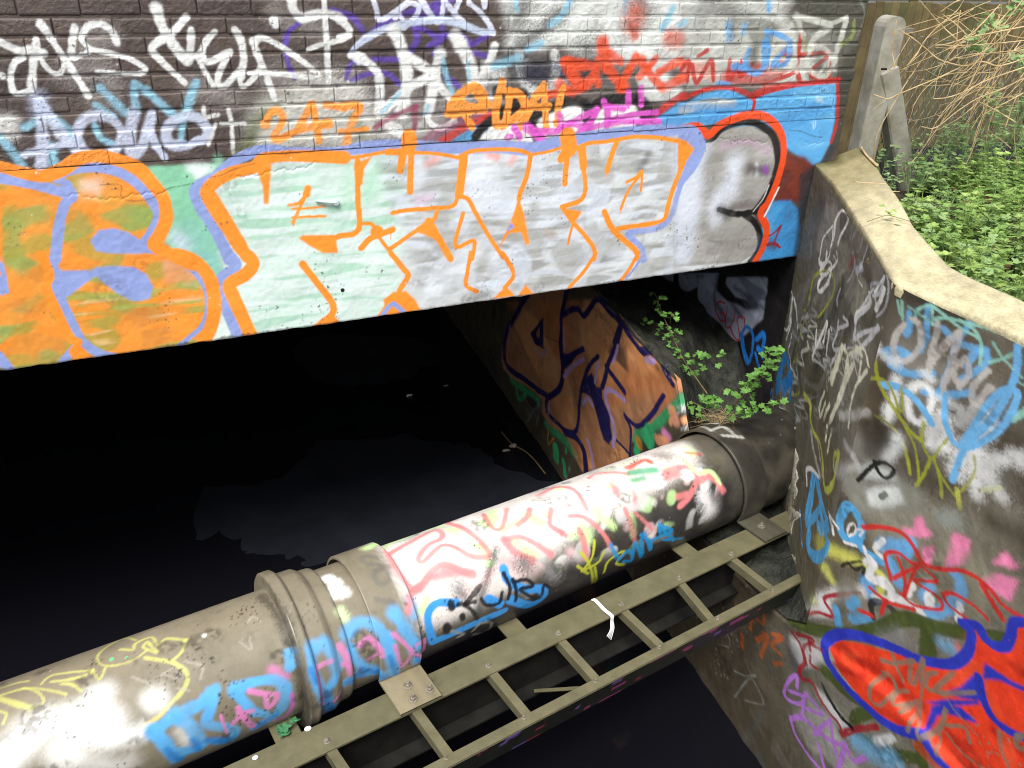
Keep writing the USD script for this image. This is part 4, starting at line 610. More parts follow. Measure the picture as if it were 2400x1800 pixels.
def pipe_paint():
    w = PIPE; s, f = w.s, w.f
    w.mottle('S', '-60,1300 900,1280 900,1800 -60,1800', [(120, 112, 94), (150, 142, 124)], .2, .06, 250, .5, .5)
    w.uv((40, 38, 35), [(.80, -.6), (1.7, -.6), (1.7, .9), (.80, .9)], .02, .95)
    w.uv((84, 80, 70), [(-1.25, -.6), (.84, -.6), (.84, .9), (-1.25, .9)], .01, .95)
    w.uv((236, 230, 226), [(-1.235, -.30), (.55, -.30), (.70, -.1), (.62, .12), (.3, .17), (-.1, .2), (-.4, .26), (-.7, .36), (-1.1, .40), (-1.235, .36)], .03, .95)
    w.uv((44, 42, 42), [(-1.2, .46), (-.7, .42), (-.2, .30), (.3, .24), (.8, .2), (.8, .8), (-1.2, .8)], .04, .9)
    T = 'T02'; LM = (224, 226, 122)
    for p, ww in (('0,1192 60,1170 190,1142 350,1162 425,1180', 18), ('-20,1208 100,1242 205,1275', 38), ('150,1140 250,1172 282,1230 222,1262', 15), ('262,1120 330,1062 450,1040 560,1030 605,1030', 16), ('330,1100 420,1090 540,1062 602,1022', 22), ('400,1112 470,1120 530,1162', 19), ('600,1022 632,1082 662,1060 682,1008', 17), ('-10,1148 100,1112 187,1095', 17), ('-10,1290 40,1310 20,1370', 14), ('882,832 800,822 682,882 630,942 660,990 760,992 880,950 960,890', 16), ('778,890 860,892 882,850 980,812 1022,860 1080,822 1202,832', 19), ('942,850 932,880 1012,912 992,880 952,840', 20), ('1212,820 1182,900 1120,962', 18), ('938,945 1040,960 1122,970', 27), ('1130,980 1192,1020 1217,1080 1182,1160 1100,1250', 28)): s(T, LM, ww, p, .3, .55)
    for p, ww in (('1080,1270 1000,1350 850,1432 770,1442 728,1388', 30),): s(T, (226, 202, 92), ww, p, .3, .85)
    for p, ww, o in (('190,1450 340,1372 480,1400 420,1520', 200, .95), ('620,1230 680,1330 720,1400', 160, .95), ('990,1215 1010,1220', 150, .95), ('540,1460 760,1480 960,1410', 110, .9), ('20,1560 40,1620', 150, .85), ('620,1160 680,1150', 110, .5), ('400,1560 620,1620 800,1650', 130, .55), ('1180,1420 1220,1500', 90, .6)): s(T, (244, 244, 242), ww, p, .75, o, .25)
    for p, ww in (('1590,730 1640,680 1690,712', 10), ('1550,840 1630,892 1612,800', 10), ('1040,1060 1120,1010', 12), ('1200,970 1310,1000 1300,1080', 16), ('860,1070 960,1110', 16), ('1140,1140 1230,1160', 12), ('1040,1040 1140,1080', 10)): s(T, (172, 166, 152), ww, p, .4, .7)
    s(T, (46, 42, 38), 62, '1690,545 1780,640 1850,780 1910,960 1965,1200 1990,1400', .9, .75, 1.0); s(T, (100, 222, 152), 22, '722,953 722,957', .1); s(T, (100, 222, 152), 15, '820,942 820,944', .1); s(T, (244, 242, 236), 28, '1322,800 1322,802', .1)  # first stroke: dirt and shading beside the collar, put into the colour
    LB, DB, PK = (98, 178, 236), (38, 128, 212), (222, 138, 194)
    for p, ww, o in (('1760,1020 1850,1070', 60, .8),): s(T, PK, ww, p, .7, o)
    for p, ww in (('1395,1150 1290,1250 1150,1312 1000,1420', 84), ('1000,1420 1080,1520 1150,1600', 80), ('1400,1160 1362,1280 1345,1375 1480,1400 1522,1425 1480,1482 1345,1480', 66), ('1150,1330 1242,1400 1302,1520 1165,1560', 84), ('1530,1150 1650,1102 1790,1092 1852,1170 1800,1300 1660,1390', 74), ('1520,1140 1562,1210 1640,1290 1722,1312', 62), ('1870,920 1880,1000', 60)): s(T, LB, ww, p, .3)
    for p, ww in (('1080,1540 1150,1602 1180,1600', 50), ('1480,1482 1345,1480 1460,1470', 50), ('1790,1310 1660,1395', 56), ('1250,1480 1290,1540', 50)): s(T, DB, ww, p, .6, .8)
    for p, ww in (('1620,1162 1742,1182 1802,1190 1740,1270 1720,1190', 34), ('1540,1272 1562,1312 1642,1392', 42), ('1510,1372 1562,1312 1640,1290', 32), ('1430,1320 1470,1432', 22)): s(T, PK, ww, p, .25, .95)
    s(T, (206, 108, 196), 28, '1890,1180 1892,1260 1850,1322 1775,1352', .25)
    T = 'E0'
    for p, ww in (('690,385 760,430', 90), ('740,440 745,510 820,492', 84)): s(T, WH, ww, p, .5, .98)
    s(T, (214, 240, 186), 70, '790,650 820,690', .8, .85)
    for p, ww in (('545,930 640,890 700,950 740,1050', 96), ('530,1000 562,1130 642,1250 682,1320', 80), ('640,1222 740,1090', 72), ('835,810 950,725 1070,770 1130,900 1180,1080', 92), ('850,890 900,1010 1000,1082 1115,1100', 80), ('820,1160 960,1120 1110,1100', 70), ('1150,800 1190,950 1195,1080', 60), ('1190,650 1270,760 1345,880', 96), ('1330,560 1345,640', 90), ('1362,968 1368,972', 78)): s(T, LB, ww, p, .45, .95)
    for p, ww in (('640,1240 690,1330', 70), ('960,1090 1110,1110', 50), ('820,1165 960,1130', 50), ('1150,960 1195,1090', 40), ('1362,968 1368,975', 60), ('520,1050 560,1130', 40)): s(T, DB, ww, p, .6, .8)
    for p, ww in (('572,1060 620,1030 702,1002', 32), ('572,1080 602,1200 622,1302', 22), ('700,1282 765,1218', 26), ('770,900 830,1000 850,1100', 56), ('790,1032 855,1052', 34), ('945,900 1010,850 1090,930', 48), ('990,1022 1105,952', 24), ('1180,800 1282,880 1312,932 1242,1022 1190,890', 28), ('1310,912 1402,838', 24), ('1322,922 1422,952 1442,860', 30)): s(T, PK, ww, p, .3, .9)
    for p, ww in (('1080,268 990,256 965,290 1000,312 1085,312', 34), ('1130,335 1062,368 1075,448 1155,425 1160,350 1110,332', 48), ('1060,560 1180,580', 40)): s(T, (108, 106, 100), ww, p, .4, .75)
    # the barrel between the straps
    T = 'T12'; LP, PG = (228, 132, 134), (206, 242, 168)
    w.mottle('S', '890,1270 1200,1180 1590,1040 1690,1130 1640,1230 1300,1330 1000,1420 930,1400', [(198, 236, 164), (240, 206, 206), (250, 248, 246), (206, 206, 204)], .035, .03, 256, .75, .8)
    for p, ww in (('180,270 500,130 640,90', 50), ('700,110 850,200 940,262', 56), ('980,-10 965,90', 40), ('1220,20 1290,62 1340,10', 40), ('1130,190 1250,270', 44), ('1560,90 1600,180', 60), ('1700,40 1765,95', 44), ('1882,30 1892,150', 36), ('1050,110 1150,60', 40), ('560,560 520,640', 40)): s(T, PG, ww * 1.3, p, .6, .85)
    for p, ww in (('300,280 470,180 600,118 655,142 640,175 560,215 500,300 535,318 640,222 720,222 830,282 930,292 952,258 830,132 690,68 900,-20', 27), ('300,290 350,372 430,482 505,492 600,372 680,342 780,382 852,402', 38), ('500,492 440,545 420,640', 34), ('915,10 970,92 1030,112 1060,50 1072,-20', 24), ('1145,82 1205,30 1222,-20', 30), ('1360,-20 1352,80 1455,152', 27), ('1060,182 1150,160 1250,202 1355,272', 26), ('1060,182 1120,252 1235,312', 38), ('1480,25 1560,30 1642,82 1712,162 1742,225', 24), ('1540,110 1572,190 1582,290', 34), ('1838,-20 1882,100 1902,195', 27), ('1900,5 2015,112', 19)): s(T, LP, ww * 1.35, p, .35, .9, .3)
    f(T, LP, '560,425 660,350 840,380 855,412 720,422 600,445', 8, .85)
    for p in ('760,130 880,200', '700,150 780,170', '1280,20 1330,50'): s(T, (246, 246, 246), 22, p, .5, .8)
    for p, ww, o in (('1000,250 955,400 905,560 880,690', 46, .8), ('1180,330 1200,350', 100, .85), ('760,510 790,540', 90, .75), ('1330,430 1390,470', 110, .8), ('1480,330 1500,430', 80, .7), ('1000,300 1120,330', 90, .4), ('1890,60 1930,180', 110, .6), ('2060,30 2180,60', 120, .5)): s(T, (52, 50, 54), ww, p, .85, o, 1.6)
    s(T, (150, 150, 152), 100, '1350,380 1400,420', .8, .7, 1.2); s(T, (190, 190, 190), 60, '1180,500 1220,540', .7, .6)
    for p, ww in (('745,592 620,592 560,682 592,832 642,822 760,770 880,715 1060,640', 54), ('1052,370 1080,440 1180,500 1292,500 1312,545 1232,602 1095,570', 60), ('950,560 1030,600', 60)): s(T, (66, 156, 232), ww, p, .15)
    for p, ww in (('706,590 716,615', 52), ('783,672 788,690', 46), ('800,600 850,642 882,695', 28), ('755,600 865,582', 28), ('800,600 900,480', 40), ('905,560 940,602 1020,592 1042,520', 26), ('1052,400 1092,490 1080,565', 26), ('1110,440 1132,500 1130,575', 26), ('1128,450 1202,440 1242,480 1160,505 1282,560 1312,478 1350,490', 25), ('680,740 690,770', 60)): s(T, (26, 24, 28), ww, p, .2, .95)
    for p in ('715,770 790,792 750,812', '850,772 902,722 972,722 932,782 858,792'): s(T, (158, 158, 148), 24, p, .35, .85)
    for p, ww in (('1550,262 1602,330 1622,465', 20), ('1640,185 1622,300 1560,382', 19), ('1560,382 1660,330 1702,258', 19), ('1642,360 1640,475', 19), ('1700,392 1722,330 1790,272 1832,260 1782,330 1832,342', 19), ('1530,350 1600,400', 19)): s(T, (192, 198, 62), ww, p, .2, .95)
    for p, ww in (('1745,215 1785,290', 30), ('1795,312 1862,252 1882,312 1828,322', 28), ('1880,312 1902,200 1942,292 1942,180', 26), ('1940,148 2002,192 2002,245 1962,140', 24), ('2010,182 2085,150', 22), ('2060,78 2072,150 2142,120 2060,92 2155,182', 24), ('2080,180 2212,170', 20)): s(T, (28, 146, 208), ww, p, .2, .95)
    T = 'T11'
    for p, ww in (('1270,1552 1380,1500 1502,1512 1592,1642', 25), ('1600,1442 1650,1412 1780,1402 1855,1412', 22), ('2180,1562 2240,1540', 30)): s(T, LP, ww * 1.35, p, .35, .9, .3)
    s(T, (236, 92, 70), 44, '1860,1372 1960,1322 2010,1340', .5, .9); s(T, (64, 160, 118), 60, '1870,1405 1960,1390 2035,1385', .5, .9); s(T, (64, 160, 118), 40, '1960,1440 1890,1455', .6, .8)
    for p in ('1730,1460 1800,1500 1812,1580 1762,1545', '1440,1580 1502,1610 1482,1652', '2070,1382 2200,1342 2205,1420 2090,1462', '1880,1500 1920,1560 1900,1650'): f(T, LP, p, 8, .9)
    s(T, (132, 112, 100), 84, '2060,1290 2110,1300', .8, .8, 2.0)
    T = 'T21'
    for p, ww in (('-20,1372 40,1370 92,1440 40,1562 -20,1625', 28), ('110,1452 182,1430 262,1522', 34)): s(T, LP, ww * 1.35, p, .35, .9, .3)
    for p in ('-20,1300 92,1400 182,1398 245,1480',): s(T, PG, 28, p, .5, .9)
    s(T, (236, 232, 232), 120, '130,1560 180,1640', .6, .9, 1.0); s(T, (40, 38, 40), 60, '200,1560 290,1640', .9, .6, 2.0); s(T, RED, 24, '20,1275 110,1285', .6, .6, 1.5)
    for p in ('780,1490 900,1540', '900,1540 1000,1500 1100,1560', '1000,1580 1180,1590', '850,1480 960,1470'): s('E2', (200, 200, 194), 40, p, .25, .75)
    w.scuff(260, .55, .03, (40, 37, 34), 1.2); w.chips(270, (44, 41, 38), .0034, .045, 1.3, 1.25); w.chips(274, (60, 56, 50), .002, .03, 1.6, 1.2); w.specks(500, [(34, 32, 30), (40, 36, 34), (222, 220, 214)], 14, .001, .0035)
wall_upper(); wall_beam(); wings(); pipe_paint()
# ------------------------------------------------------------------ surfaces
def grid_faces(nv, nu, flip=False):
    i, j = np.meshgrid(np.arange(nv - 1), np.arange(nu - 1), indexing='ij'); a = (i * nu + j).ravel()
    q = np.stack([a, a + 1, a + nu + 1, a + nu], 1)
    if flip: q = q[:, ::-1]
    return np.vstack([q[:, [0, 1, 2]], q[:, [0, 2, 3]]])
def lumps(U, V, spec, seed):
    """Relief in metres from a few octaves of smooth noise: spec = (size, height) pairs."""
    p = np.stack([U, V, np.full_like(U, seed * 1.37)], -1); from meshkit import noise
    return sum(h * (noise(p / s, seed + i) - 0.5) * 2 for i, (s, h) in enumerate(spec))
def face_patch(us, lo, hi, res, coat, place, normal, spec, seed, skirt=0.0, flip=False, extra=None, fade=None):
    """A painted wall face between the heights lo(u) and hi(u); relief pushed along -normal (towards the water)."""
    lo, hi = np.broadcast_to(lo, us.shape), np.broadcast_to(hi, us.shape); nv = max(2, int((hi - lo).max() / res) + 1)
    t = np.linspace(0, 1, nv)[:, None]; U = np.broadcast_to(us, (nv, len(us))); V = lo + (hi - lo) * t
    d = lumps(U, V, spec, seed) * (1 if fade is None else fade(U))
    if extra is not None: d = d + extra(U, V)
    v = place(U.ravel(), V.ravel()) - np.asarray(normal) * d.ravel()[:, None]; c = coat.at(U.ravel(), V.ravel()); f = grid_faces(nv, len(us), flip)
    if skirt:
        n = nv * len(us); idx = np.arange(n).reshape(nv, -1); ring = np.concatenate([idx[0], idx[1:, -1], idx[-1, -2::-1], idx[-2:0:-1, 0]])
        back = v[ring] + np.asarray(normal) * skirt; v = np.vstack([v, back]); c = np.vstack([c, c[ring] * 0.999]); k = len(ring)
        a, b = ring, np.roll(ring, -1); a2 = n + np.arange(k); b2 = np.roll(a2, -1)
        q = np.stack([a, a2, b2, b], 1) if not flip else np.stack([a, b, b2, a2], 1)
        f = np.vstack([f, q[:, [0, 1, 2]], q[:, [0, 2, 3]]])
    return v, f, c
def ramp1(x, pts):
    x0, y0 = zip(*pts); return np.interp(x, x0, y0)

# ------------------------------------------------------------------ the bridge: brick face, beam, deck
bridge = thing('bridge', 'graffiti covered brick and concrete bridge face spanning the dark channel', 'bridge', (1.5, WALL_Y, BEAM_Z))
WEND = 4.23
def wall_at(U, V): return np.stack([U, np.full_like(U, WALL_Y), V], -1)
NW = np.array([0, 1.0, 0])
gb = np.random.default_rng(31); spare = []
X_PERP = hit(1241, 57, [0, 1, 0], WALL_Y)[0]        # one upright joint
for row in range(-3, 9):
    z1 = JOINT0 - 0.075 * row - 0.075 + 0.075; z0 = z1 - 0.075
    zt, zb = JOINT0 - 0.075 * (row - 1) - 0.005 - 0.0, JOINT0 - 0.075 * row + 0.005
    off = X_PERP + (0.1125 if row % 2 else 0.0)
    k0 = int(np.floor((-2.4 - off) / 0.225)); x = off + k0 * 0.225
    while x < WEND - 0.02:
        wdt = 0.225
        a, b = x + 0.002 + gb.normal(0, .0007), min(x + wdt - 0.002 + gb.normal(0, .0007), WEND + gb.normal(0, .006))
        if b - a > 0.03 and zt > -0.96:
            out = 0.0015 * gb.normal(); tilt = 0.004 * gb.normal(); dz = 0.0012 * gb.normal(); visible = zb < 0.03 and b > -1.02
            nu = max(4, int((b - a) / (0.0042 if visible else 0.03))); us = np.linspace(a, b, nu); r = 0.0042 if visible else 0.02
            mid, hw, hh = (a + b) / 2, (b - a) / 2, (zt - zb) / 2; zc = (zt + zb) / 2 + dz
            sd = int(gb.integers(1, 10 ** 6))
            def shape(U, V, amp=(.35 if row == 8 else 1.0), mid=mid, hw=hw, hh=hh, zc=zc, out=out, tilt=tilt):
                e = np.clip((hh - np.abs(V - zc)) / 0.009, 0, 1); e2 = np.clip((hw - np.abs(U - mid)) / 0.006, 0, 1)
                return out + tilt * (U - mid) - (0.0046 * (1 - e) ** 2 + 0.0013 * (1 - e2) ** 2) * amp
            v, f, c = face_patch(us, zb + dz, zt + dz, r, WALL, wall_at, NW, ((.06, .0014), (.022, .0016), (.0095, .0014)), sd % 997, skirt=0.03, extra=shape)
            if b < -1.02: spare.append((v, f, c))
            else: obj('brick', (v, f), M_BRICK, bridge, c)
        x += wdt
tag(obj('bricks', join(*[q[:2] for q in spare]), M_BRICK, bridge, np.vstack([q[2] for q in spare])), kind='stuff')
us = np.append(np.arange(-2.45, -1.0, .03), np.arange(-1.0, WEND + 0.001, 0.007))
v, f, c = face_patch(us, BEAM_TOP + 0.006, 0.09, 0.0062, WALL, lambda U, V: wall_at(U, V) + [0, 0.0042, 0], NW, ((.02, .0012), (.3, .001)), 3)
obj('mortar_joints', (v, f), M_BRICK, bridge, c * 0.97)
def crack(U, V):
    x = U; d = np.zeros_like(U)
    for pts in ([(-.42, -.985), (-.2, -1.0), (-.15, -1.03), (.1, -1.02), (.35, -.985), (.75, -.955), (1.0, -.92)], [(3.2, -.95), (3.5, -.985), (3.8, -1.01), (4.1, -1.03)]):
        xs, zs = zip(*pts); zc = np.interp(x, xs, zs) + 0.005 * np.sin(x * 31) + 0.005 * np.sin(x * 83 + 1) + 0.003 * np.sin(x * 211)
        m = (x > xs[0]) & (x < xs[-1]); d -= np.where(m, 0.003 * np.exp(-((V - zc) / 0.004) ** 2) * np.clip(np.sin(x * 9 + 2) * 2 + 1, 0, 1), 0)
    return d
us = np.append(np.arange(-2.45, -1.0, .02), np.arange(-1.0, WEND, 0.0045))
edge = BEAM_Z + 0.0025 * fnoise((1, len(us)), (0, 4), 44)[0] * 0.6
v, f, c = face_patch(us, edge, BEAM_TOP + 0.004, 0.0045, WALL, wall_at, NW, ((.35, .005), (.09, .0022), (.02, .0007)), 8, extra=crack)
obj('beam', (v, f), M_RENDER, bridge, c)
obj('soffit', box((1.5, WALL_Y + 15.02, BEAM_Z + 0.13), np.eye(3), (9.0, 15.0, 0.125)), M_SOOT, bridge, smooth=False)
obj('far_wall', box((1.5, WALL_Y + 29.5, -3.2), np.eye(3), (9.0, .3, 1.6)), M_SOOT, bridge, smooth=False)  # unseen wall added to close the far end, keeping sky out of the water
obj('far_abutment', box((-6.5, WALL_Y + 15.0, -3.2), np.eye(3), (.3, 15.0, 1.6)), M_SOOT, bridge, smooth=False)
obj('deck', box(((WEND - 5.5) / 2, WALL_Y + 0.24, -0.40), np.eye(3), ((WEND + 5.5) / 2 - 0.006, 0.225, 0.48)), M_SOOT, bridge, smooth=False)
c0 = hit(803, 680, [0, 1, 0], WALL_Y); P0, P1 = hit(741, 471, [0, 1, 0], WALL_Y - 0.006), hit(788, 475, [0, 1, 0], WALL_Y - 0.012)
def disc(c, n, r, h, k=8, bev=0.25):
    n = np.asarray(n, float) / np.linalg.norm(n); a = np.cross(n, [0.13, 0.2, 0.97]); a /= np.linalg.norm(a); b = np.cross(n, a)
    an = np.arange(k) * 2 * np.pi / k; ring = np.cos(an)[:, None] * a + np.sin(an)[:, None] * b; c = np.asarray(c, float)
    v = np.vstack([c + ring * r, c + ring * r + n * h * (1 - bev), c + ring * r * (1 - bev) + n * h, [c + n * h], [c]]); f = []
    for i in range(k):
        j = (i + 1) % k
        for o in (0, k): f += [[o + i, o + j, o + k + j], [o + i, o + k + j, o + k + i]]
        f += [[2 * k + i, 2 * k + j, 3 * k], [j, i, 3 * k + 1]]
    return v, np.array(f)
peg = join(tube([P0, P0 * .4 + P1 * .6 - [0, .004, 0], P1], .0065, 8), disc(P1 + [0, .008, 0], [0, -1, 0], .017, .012, 10))
obj('peg', peg, M_RENDER, bridge, pig((206, 226, 218)), smooth=True)
obj('drain_hole', disc(c0 + [0, 0.001, 0], [0, -1, 0], .011, .0025, 10), M_SOOT, bridge)

# ------------------------------------------------------------------ water and bank
tag(obj('path', box((0, -1.9, -2.45), np.array([[.9969, .0785, 0], [-.0785, .9969, 0], [0, 0, 1.0]]), (9.0, 1.35, .80), .02), M_SOOT, smooth=False), kind='structure')   # unseen crossing below the eye, added as a solid block to cut low light
def sheet(name, quad, m, kind='structure'):
    p = obj(name, (np.array(quad, float), np.array([[0, 1, 2, 3]])), m, smooth=False); tag(p, kind=kind); return p
sheet('water', [(-30, -14, WATER_Z), (12, -14, WATER_Z), (12, 30, WATER_Z), (-30, 30, WATER_Z)], M_WATER)
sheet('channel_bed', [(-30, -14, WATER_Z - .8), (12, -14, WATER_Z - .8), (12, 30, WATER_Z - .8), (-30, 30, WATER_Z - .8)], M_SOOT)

def gleam(name, px, label):  # added matte sheet that imitates a faint reflection on the water
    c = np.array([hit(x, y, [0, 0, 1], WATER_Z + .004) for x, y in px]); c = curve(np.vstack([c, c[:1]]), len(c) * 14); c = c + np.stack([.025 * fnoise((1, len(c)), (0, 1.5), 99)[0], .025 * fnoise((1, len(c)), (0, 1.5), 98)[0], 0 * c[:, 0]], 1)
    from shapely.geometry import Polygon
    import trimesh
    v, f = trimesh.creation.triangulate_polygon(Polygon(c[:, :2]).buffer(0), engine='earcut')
    tag(obj(name, (np.column_stack([v, np.full(len(v), WATER_Z + .004)]), f), M_GLEAM, smooth=False), label, 'scum', kind='stuff')
gleam('silt_film', ((455, 1140), (560, 1140), (640, 1125), (700, 1080), (745, 1035), (850, 1030), (950, 1022), (1030, 1035), (1120, 1045), (1165, 1085), (1260, 1125), (1330, 1150), (1150, 1240), (760, 1320), (700, 1305), (620, 1305), (570, 1290), (530, 1252), (460, 1255)), 'large faint grey blue film standing in for a reflection on the dark water above the pipe')
gleam('silt_film', ((690, 850), (700, 800), (790, 785), (900, 790), (1000, 800), (1045, 838), (990, 865), (920, 890), (840, 904), (760, 892)), 'small faint film standing in for a reflection on the water under the beam')
# ------------------------------------------------------------------ wing wall and abutment
def ang_at(U, V): return B * [1, 1, 0] + np.outer(U, D1) + np.stack([0 * V, 0 * V, V], -1)
def long_at(U, V): return B * [1, 1, 0] + np.outer(U, D2) + np.stack([0 * V, 0 * V, V], -1)
def back_at(U, V): return A * [1, 1, 0] + np.outer(U, D2) + np.stack([0 * V, 0 * V, V], -1)
def lu(p): P = hit(*p, N2, C2); return (P - B) @ D2, P[2]
LEDGE = sorted([lu((1397, 683)), lu((1490, 790)), lu((1585, 890)), lu((1657, 990)), (0.0, -3.12)])
LEDGE = [(0.0, -2.93), (.15, -3.03), (.5, -3.07), (1.0, -3.1)] + [q for q in LEDGE if q[0] > 1.25] + [(7.4, LEDGE[-1][1] + .12)]
def bu(p): P = hit(*p, NG, CG); return (P - A) @ D2, P[2]
BASE = sorted([bu((1636, 712)), bu((1727, 803)), bu((1790, 872))]); BASE = [(-0.3, -3.1), (.1, -3.05)] + [q for q in BASE if q[0] > .3] + [(5.5, BASE[-1][1] + .1)]
AZB = ramp1(0.0, BASE)
copf = [hit(x, y, [0, 0, 1], z) for x, y, z in ((1911, 383, A[2]), (1952, 424, -1.15), (2004, 500, -1.14), (2066, 600, -1.125), (2099, 661, ZC), (2160, 688, ZC), (2300, 742, ZC), (2400, 788, ZC), (2600, 880, ZC))]
copb = [hit(x, y, [0, 0, 1], z) for x, y, z in ((2012, 345, -1.16), (2052, 390, -1.15), (2110, 474, -1.14), (2142, 535, -1.125), (2218, 622, ZC), (2262, 648, ZC), (2330, 677, ZC), (2400, 708, ZC), (2560, 782, ZC))]
wing = thing('wing_wall', 'olive brown concrete wing wall with pale sloping coping, covered in scribbled tags', 'wall', (B[0], B[1], WATER_Z))
FADE = lambda U: np.clip(np.abs(U) / .12, 0, 1)
us = np.arange(-0.0, L1 + 0.12, 0.0046)
def top_ang(u): return np.interp(u, [0, L1], [B[2], A[2]])
v, f, c = face_patch(us, np.interp(us, [0, .2, 1.3, L1 + .12], [-2.93, -3.05, -3.12, AZB - .05]), top_ang(us) - 0.012, 0.0055, ANG, ang_at, N1, ((.5, .010), (.12, .005), (.03, .0018)), 15, flip=False, fade=FADE)
obj('angled_face', (v, f), M_WING, wing, c)
us = np.append(np.arange(-1.62, -0.001, 0.0050), 0.0)
def seam(U, V): return 0
FADE = lambda U: np.clip(np.abs(U) / .12, 0, 1)
def plinth(U, V):
    zl = np.interp(U, [-1.7, -.6, -.25, 0], np.array([-3.02, -3.02, -3.10, -3.125]) * KW) + 0.01 * np.sin(U * 9); return np.interp(U, [-1.7, -.4, -.06], [.035, .03, 0]) / (1 + np.exp(-(zl - V) / 0.008)) + 0 * seam(U, V)
v, f, c = face_patch(us, WATER_Z - .05, B[2] - 0.012, 0.0056, LONG, long_at, N2, ((.5, .010), (.12, .005), (.03, .0018)), 16, extra=plinth, fade=FADE)
obj('long_face', (v, f), M_WING, wing, c)
# coping: a rounded, chipped concrete cap swept along the front and back edges
def dens(pts, n): return curve(np.array(pts), n)
nC = 260
def straight(q_, n_):
    q_ = np.array(q_); key = [0, 4, 8] if q_ is not None else []; t_ = np.concatenate([np.linspace(0, .52, 150), np.linspace(.52, 1, n_ - 150)]); lf = np.concatenate([[0], np.cumsum(np.linalg.norm(np.diff(q_, axis=0), axis=1))])
    mid = lf[4]; s1 = np.concatenate([np.linspace(0, mid, 150), np.linspace(mid, lf[-1], n_ - 150 + 1)[1:]]); out = np.stack([np.interp(s1, lf, q_[:, k]) for k in range(3)], 1)
    return ndimage.gaussian_filter1d(out, 2.2, axis=0, mode='nearest')
cf, cb = straight(copf, nC), straight(copb, nC)
across = (cb - cf); across /= np.linalg.norm(across, axis=1, keepdims=True); across = ndimage.gaussian_filter1d(across, 9, axis=0, mode='nearest'); across /= np.linalg.norm(across, axis=1, keepdims=True)
rag = 0.0020 * np.abs(fnoise((1, nC), (0, 1.2), 70)[0])[:, None]
prof = [(-.004, -.050), (-.006, -.024), (-.004, -.008), (.006, -.001), (.03, .002)]
rows = [cf + across * (a - rag * (1 if i < 3 else 0)) + [0, 0, 1] * np.array([b - 0.02 * (i == 0) * 0]) for i, (a, b) in enumerate(prof)]
for t in np.linspace(.12, .93, 14): rows.append(cf + (cb - cf) * t + [0, 0, .004])
rows += [cb + [0, 0, .001], cb + across * .01 - [0, 0, .02], cb + across * .012 - [0, 0, .7]]
V = np.array(rows); V[..., 2] += 0.0016 * fnoise(V.shape[:2], (1.5, 4), 71) * (np.arange(len(rows)) > 3)[:, None] * (np.arange(len(rows)) < len(rows) - 2)[:, None]
tl_ = np.linspace(0, 1, nC)[None, :, None]; n1_, n2_ = fnoise(V.shape[:2], (1.5, 5), 72)[..., None], fnoise(V.shape[:2], (.8, 1.5), 73)[..., None]
cc = pig((200, 190, 156)) * (1 - np.clip(1.6 - tl_ * 4.5, 0, 1)) + pig((150, 140, 104)) * np.clip(1.6 - tl_ * 4.5, 0, 1); cc = cc * (1 + .07 * n1_ + .06 * n2_)
moss = np.clip(1.25 - tl_ * 22 + .35 * n1_, 0, 1); cc = cc * (1 - moss) + pig((84, 80, 40)) * moss
obj('coping', (V.reshape(-1, 3), grid_faces(V.shape[0], V.shape[1])), M_COPE, wing, cc.reshape(-1, 3))
# ragged mortar round the hole where the pipe goes in
strip = [hit(x, y, N1, C1) for x, y in ((1828, 952), (1840, 985), (1849, 1020), (1853, 1090), (1853, 1160), (1849, 1230), (1842, 1290), (1838, 1330), (1836, 1372))]
wid = [10, 12, 13, 13, 14, 17, 24, 30, 28]
n = 150; ps = dens(strip, n); wd = np.interp(np.linspace(0, 1, n), np.linspace(0, 1, 9), wid)
ups = []; pxs = np.array([((P @ RT) / (P @ FW) * FOCAL_PX + 1200, 900 - (P @ UP) / (P @ FW) * FOCAL_PX) for P in ps]); wl, wr = 1 + .16 * fnoise((1, n), (0, 3.0), 91)[0], 1 + .30 * fnoise((1, n), (0, 2.5), 92)[0]
lump = np.abs(fnoise((11, n), (1.0, 1.6), 93)) * .0016 + np.abs(fnoise((11, n), (2.0, 4.0), 94)) * .0016
for k in range(11):
    t = (k - 2.5) / 8.0; q = np.array([hit(px_ + wdd * t * 1.2 * (l_ if t < 0 else r_), py_, N1, C1) for (px_, py_), wdd, l_, r_ in zip(pxs, wd, wl, wr)])
    ups.append(q - N1 * ((0.003 * np.sin(np.pi * (k + .3) / 10.6) + lump[k])[:, None] if 0 < k < 10 else -0.012))
V = np.array(ups); obj('mortar_patch', (V.reshape(-1, 3), grid_faces(11, n, True)), M_MORTAR, wing)
abut = thing('abutment', 'dark concrete abutment under the bridge with a large tan painted piece on its lower face', 'abutment', (long_at(np.array([3.0]), np.array([WATER_Z]))[0]))
us = np.concatenate([np.arange(0.0, 4.2, 0.0085), np.arange(4.2, 7.4, 0.03)])
def rim(U, V):
    zt = np.interp(U, *zip(*LEDGE)); return -0.03 * np.clip(1 - (zt - V) / 0.04, 0, 1) ** 2
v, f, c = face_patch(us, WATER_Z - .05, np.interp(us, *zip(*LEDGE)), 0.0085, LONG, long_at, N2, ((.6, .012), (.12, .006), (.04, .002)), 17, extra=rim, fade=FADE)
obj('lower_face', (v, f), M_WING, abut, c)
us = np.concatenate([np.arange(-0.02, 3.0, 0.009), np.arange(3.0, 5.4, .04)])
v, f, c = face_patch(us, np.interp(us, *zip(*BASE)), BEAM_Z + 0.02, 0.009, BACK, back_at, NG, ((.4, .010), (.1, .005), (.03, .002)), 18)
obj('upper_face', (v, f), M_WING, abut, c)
nu, nv = 160, 40; tt = np.linspace(0, 1, nu)
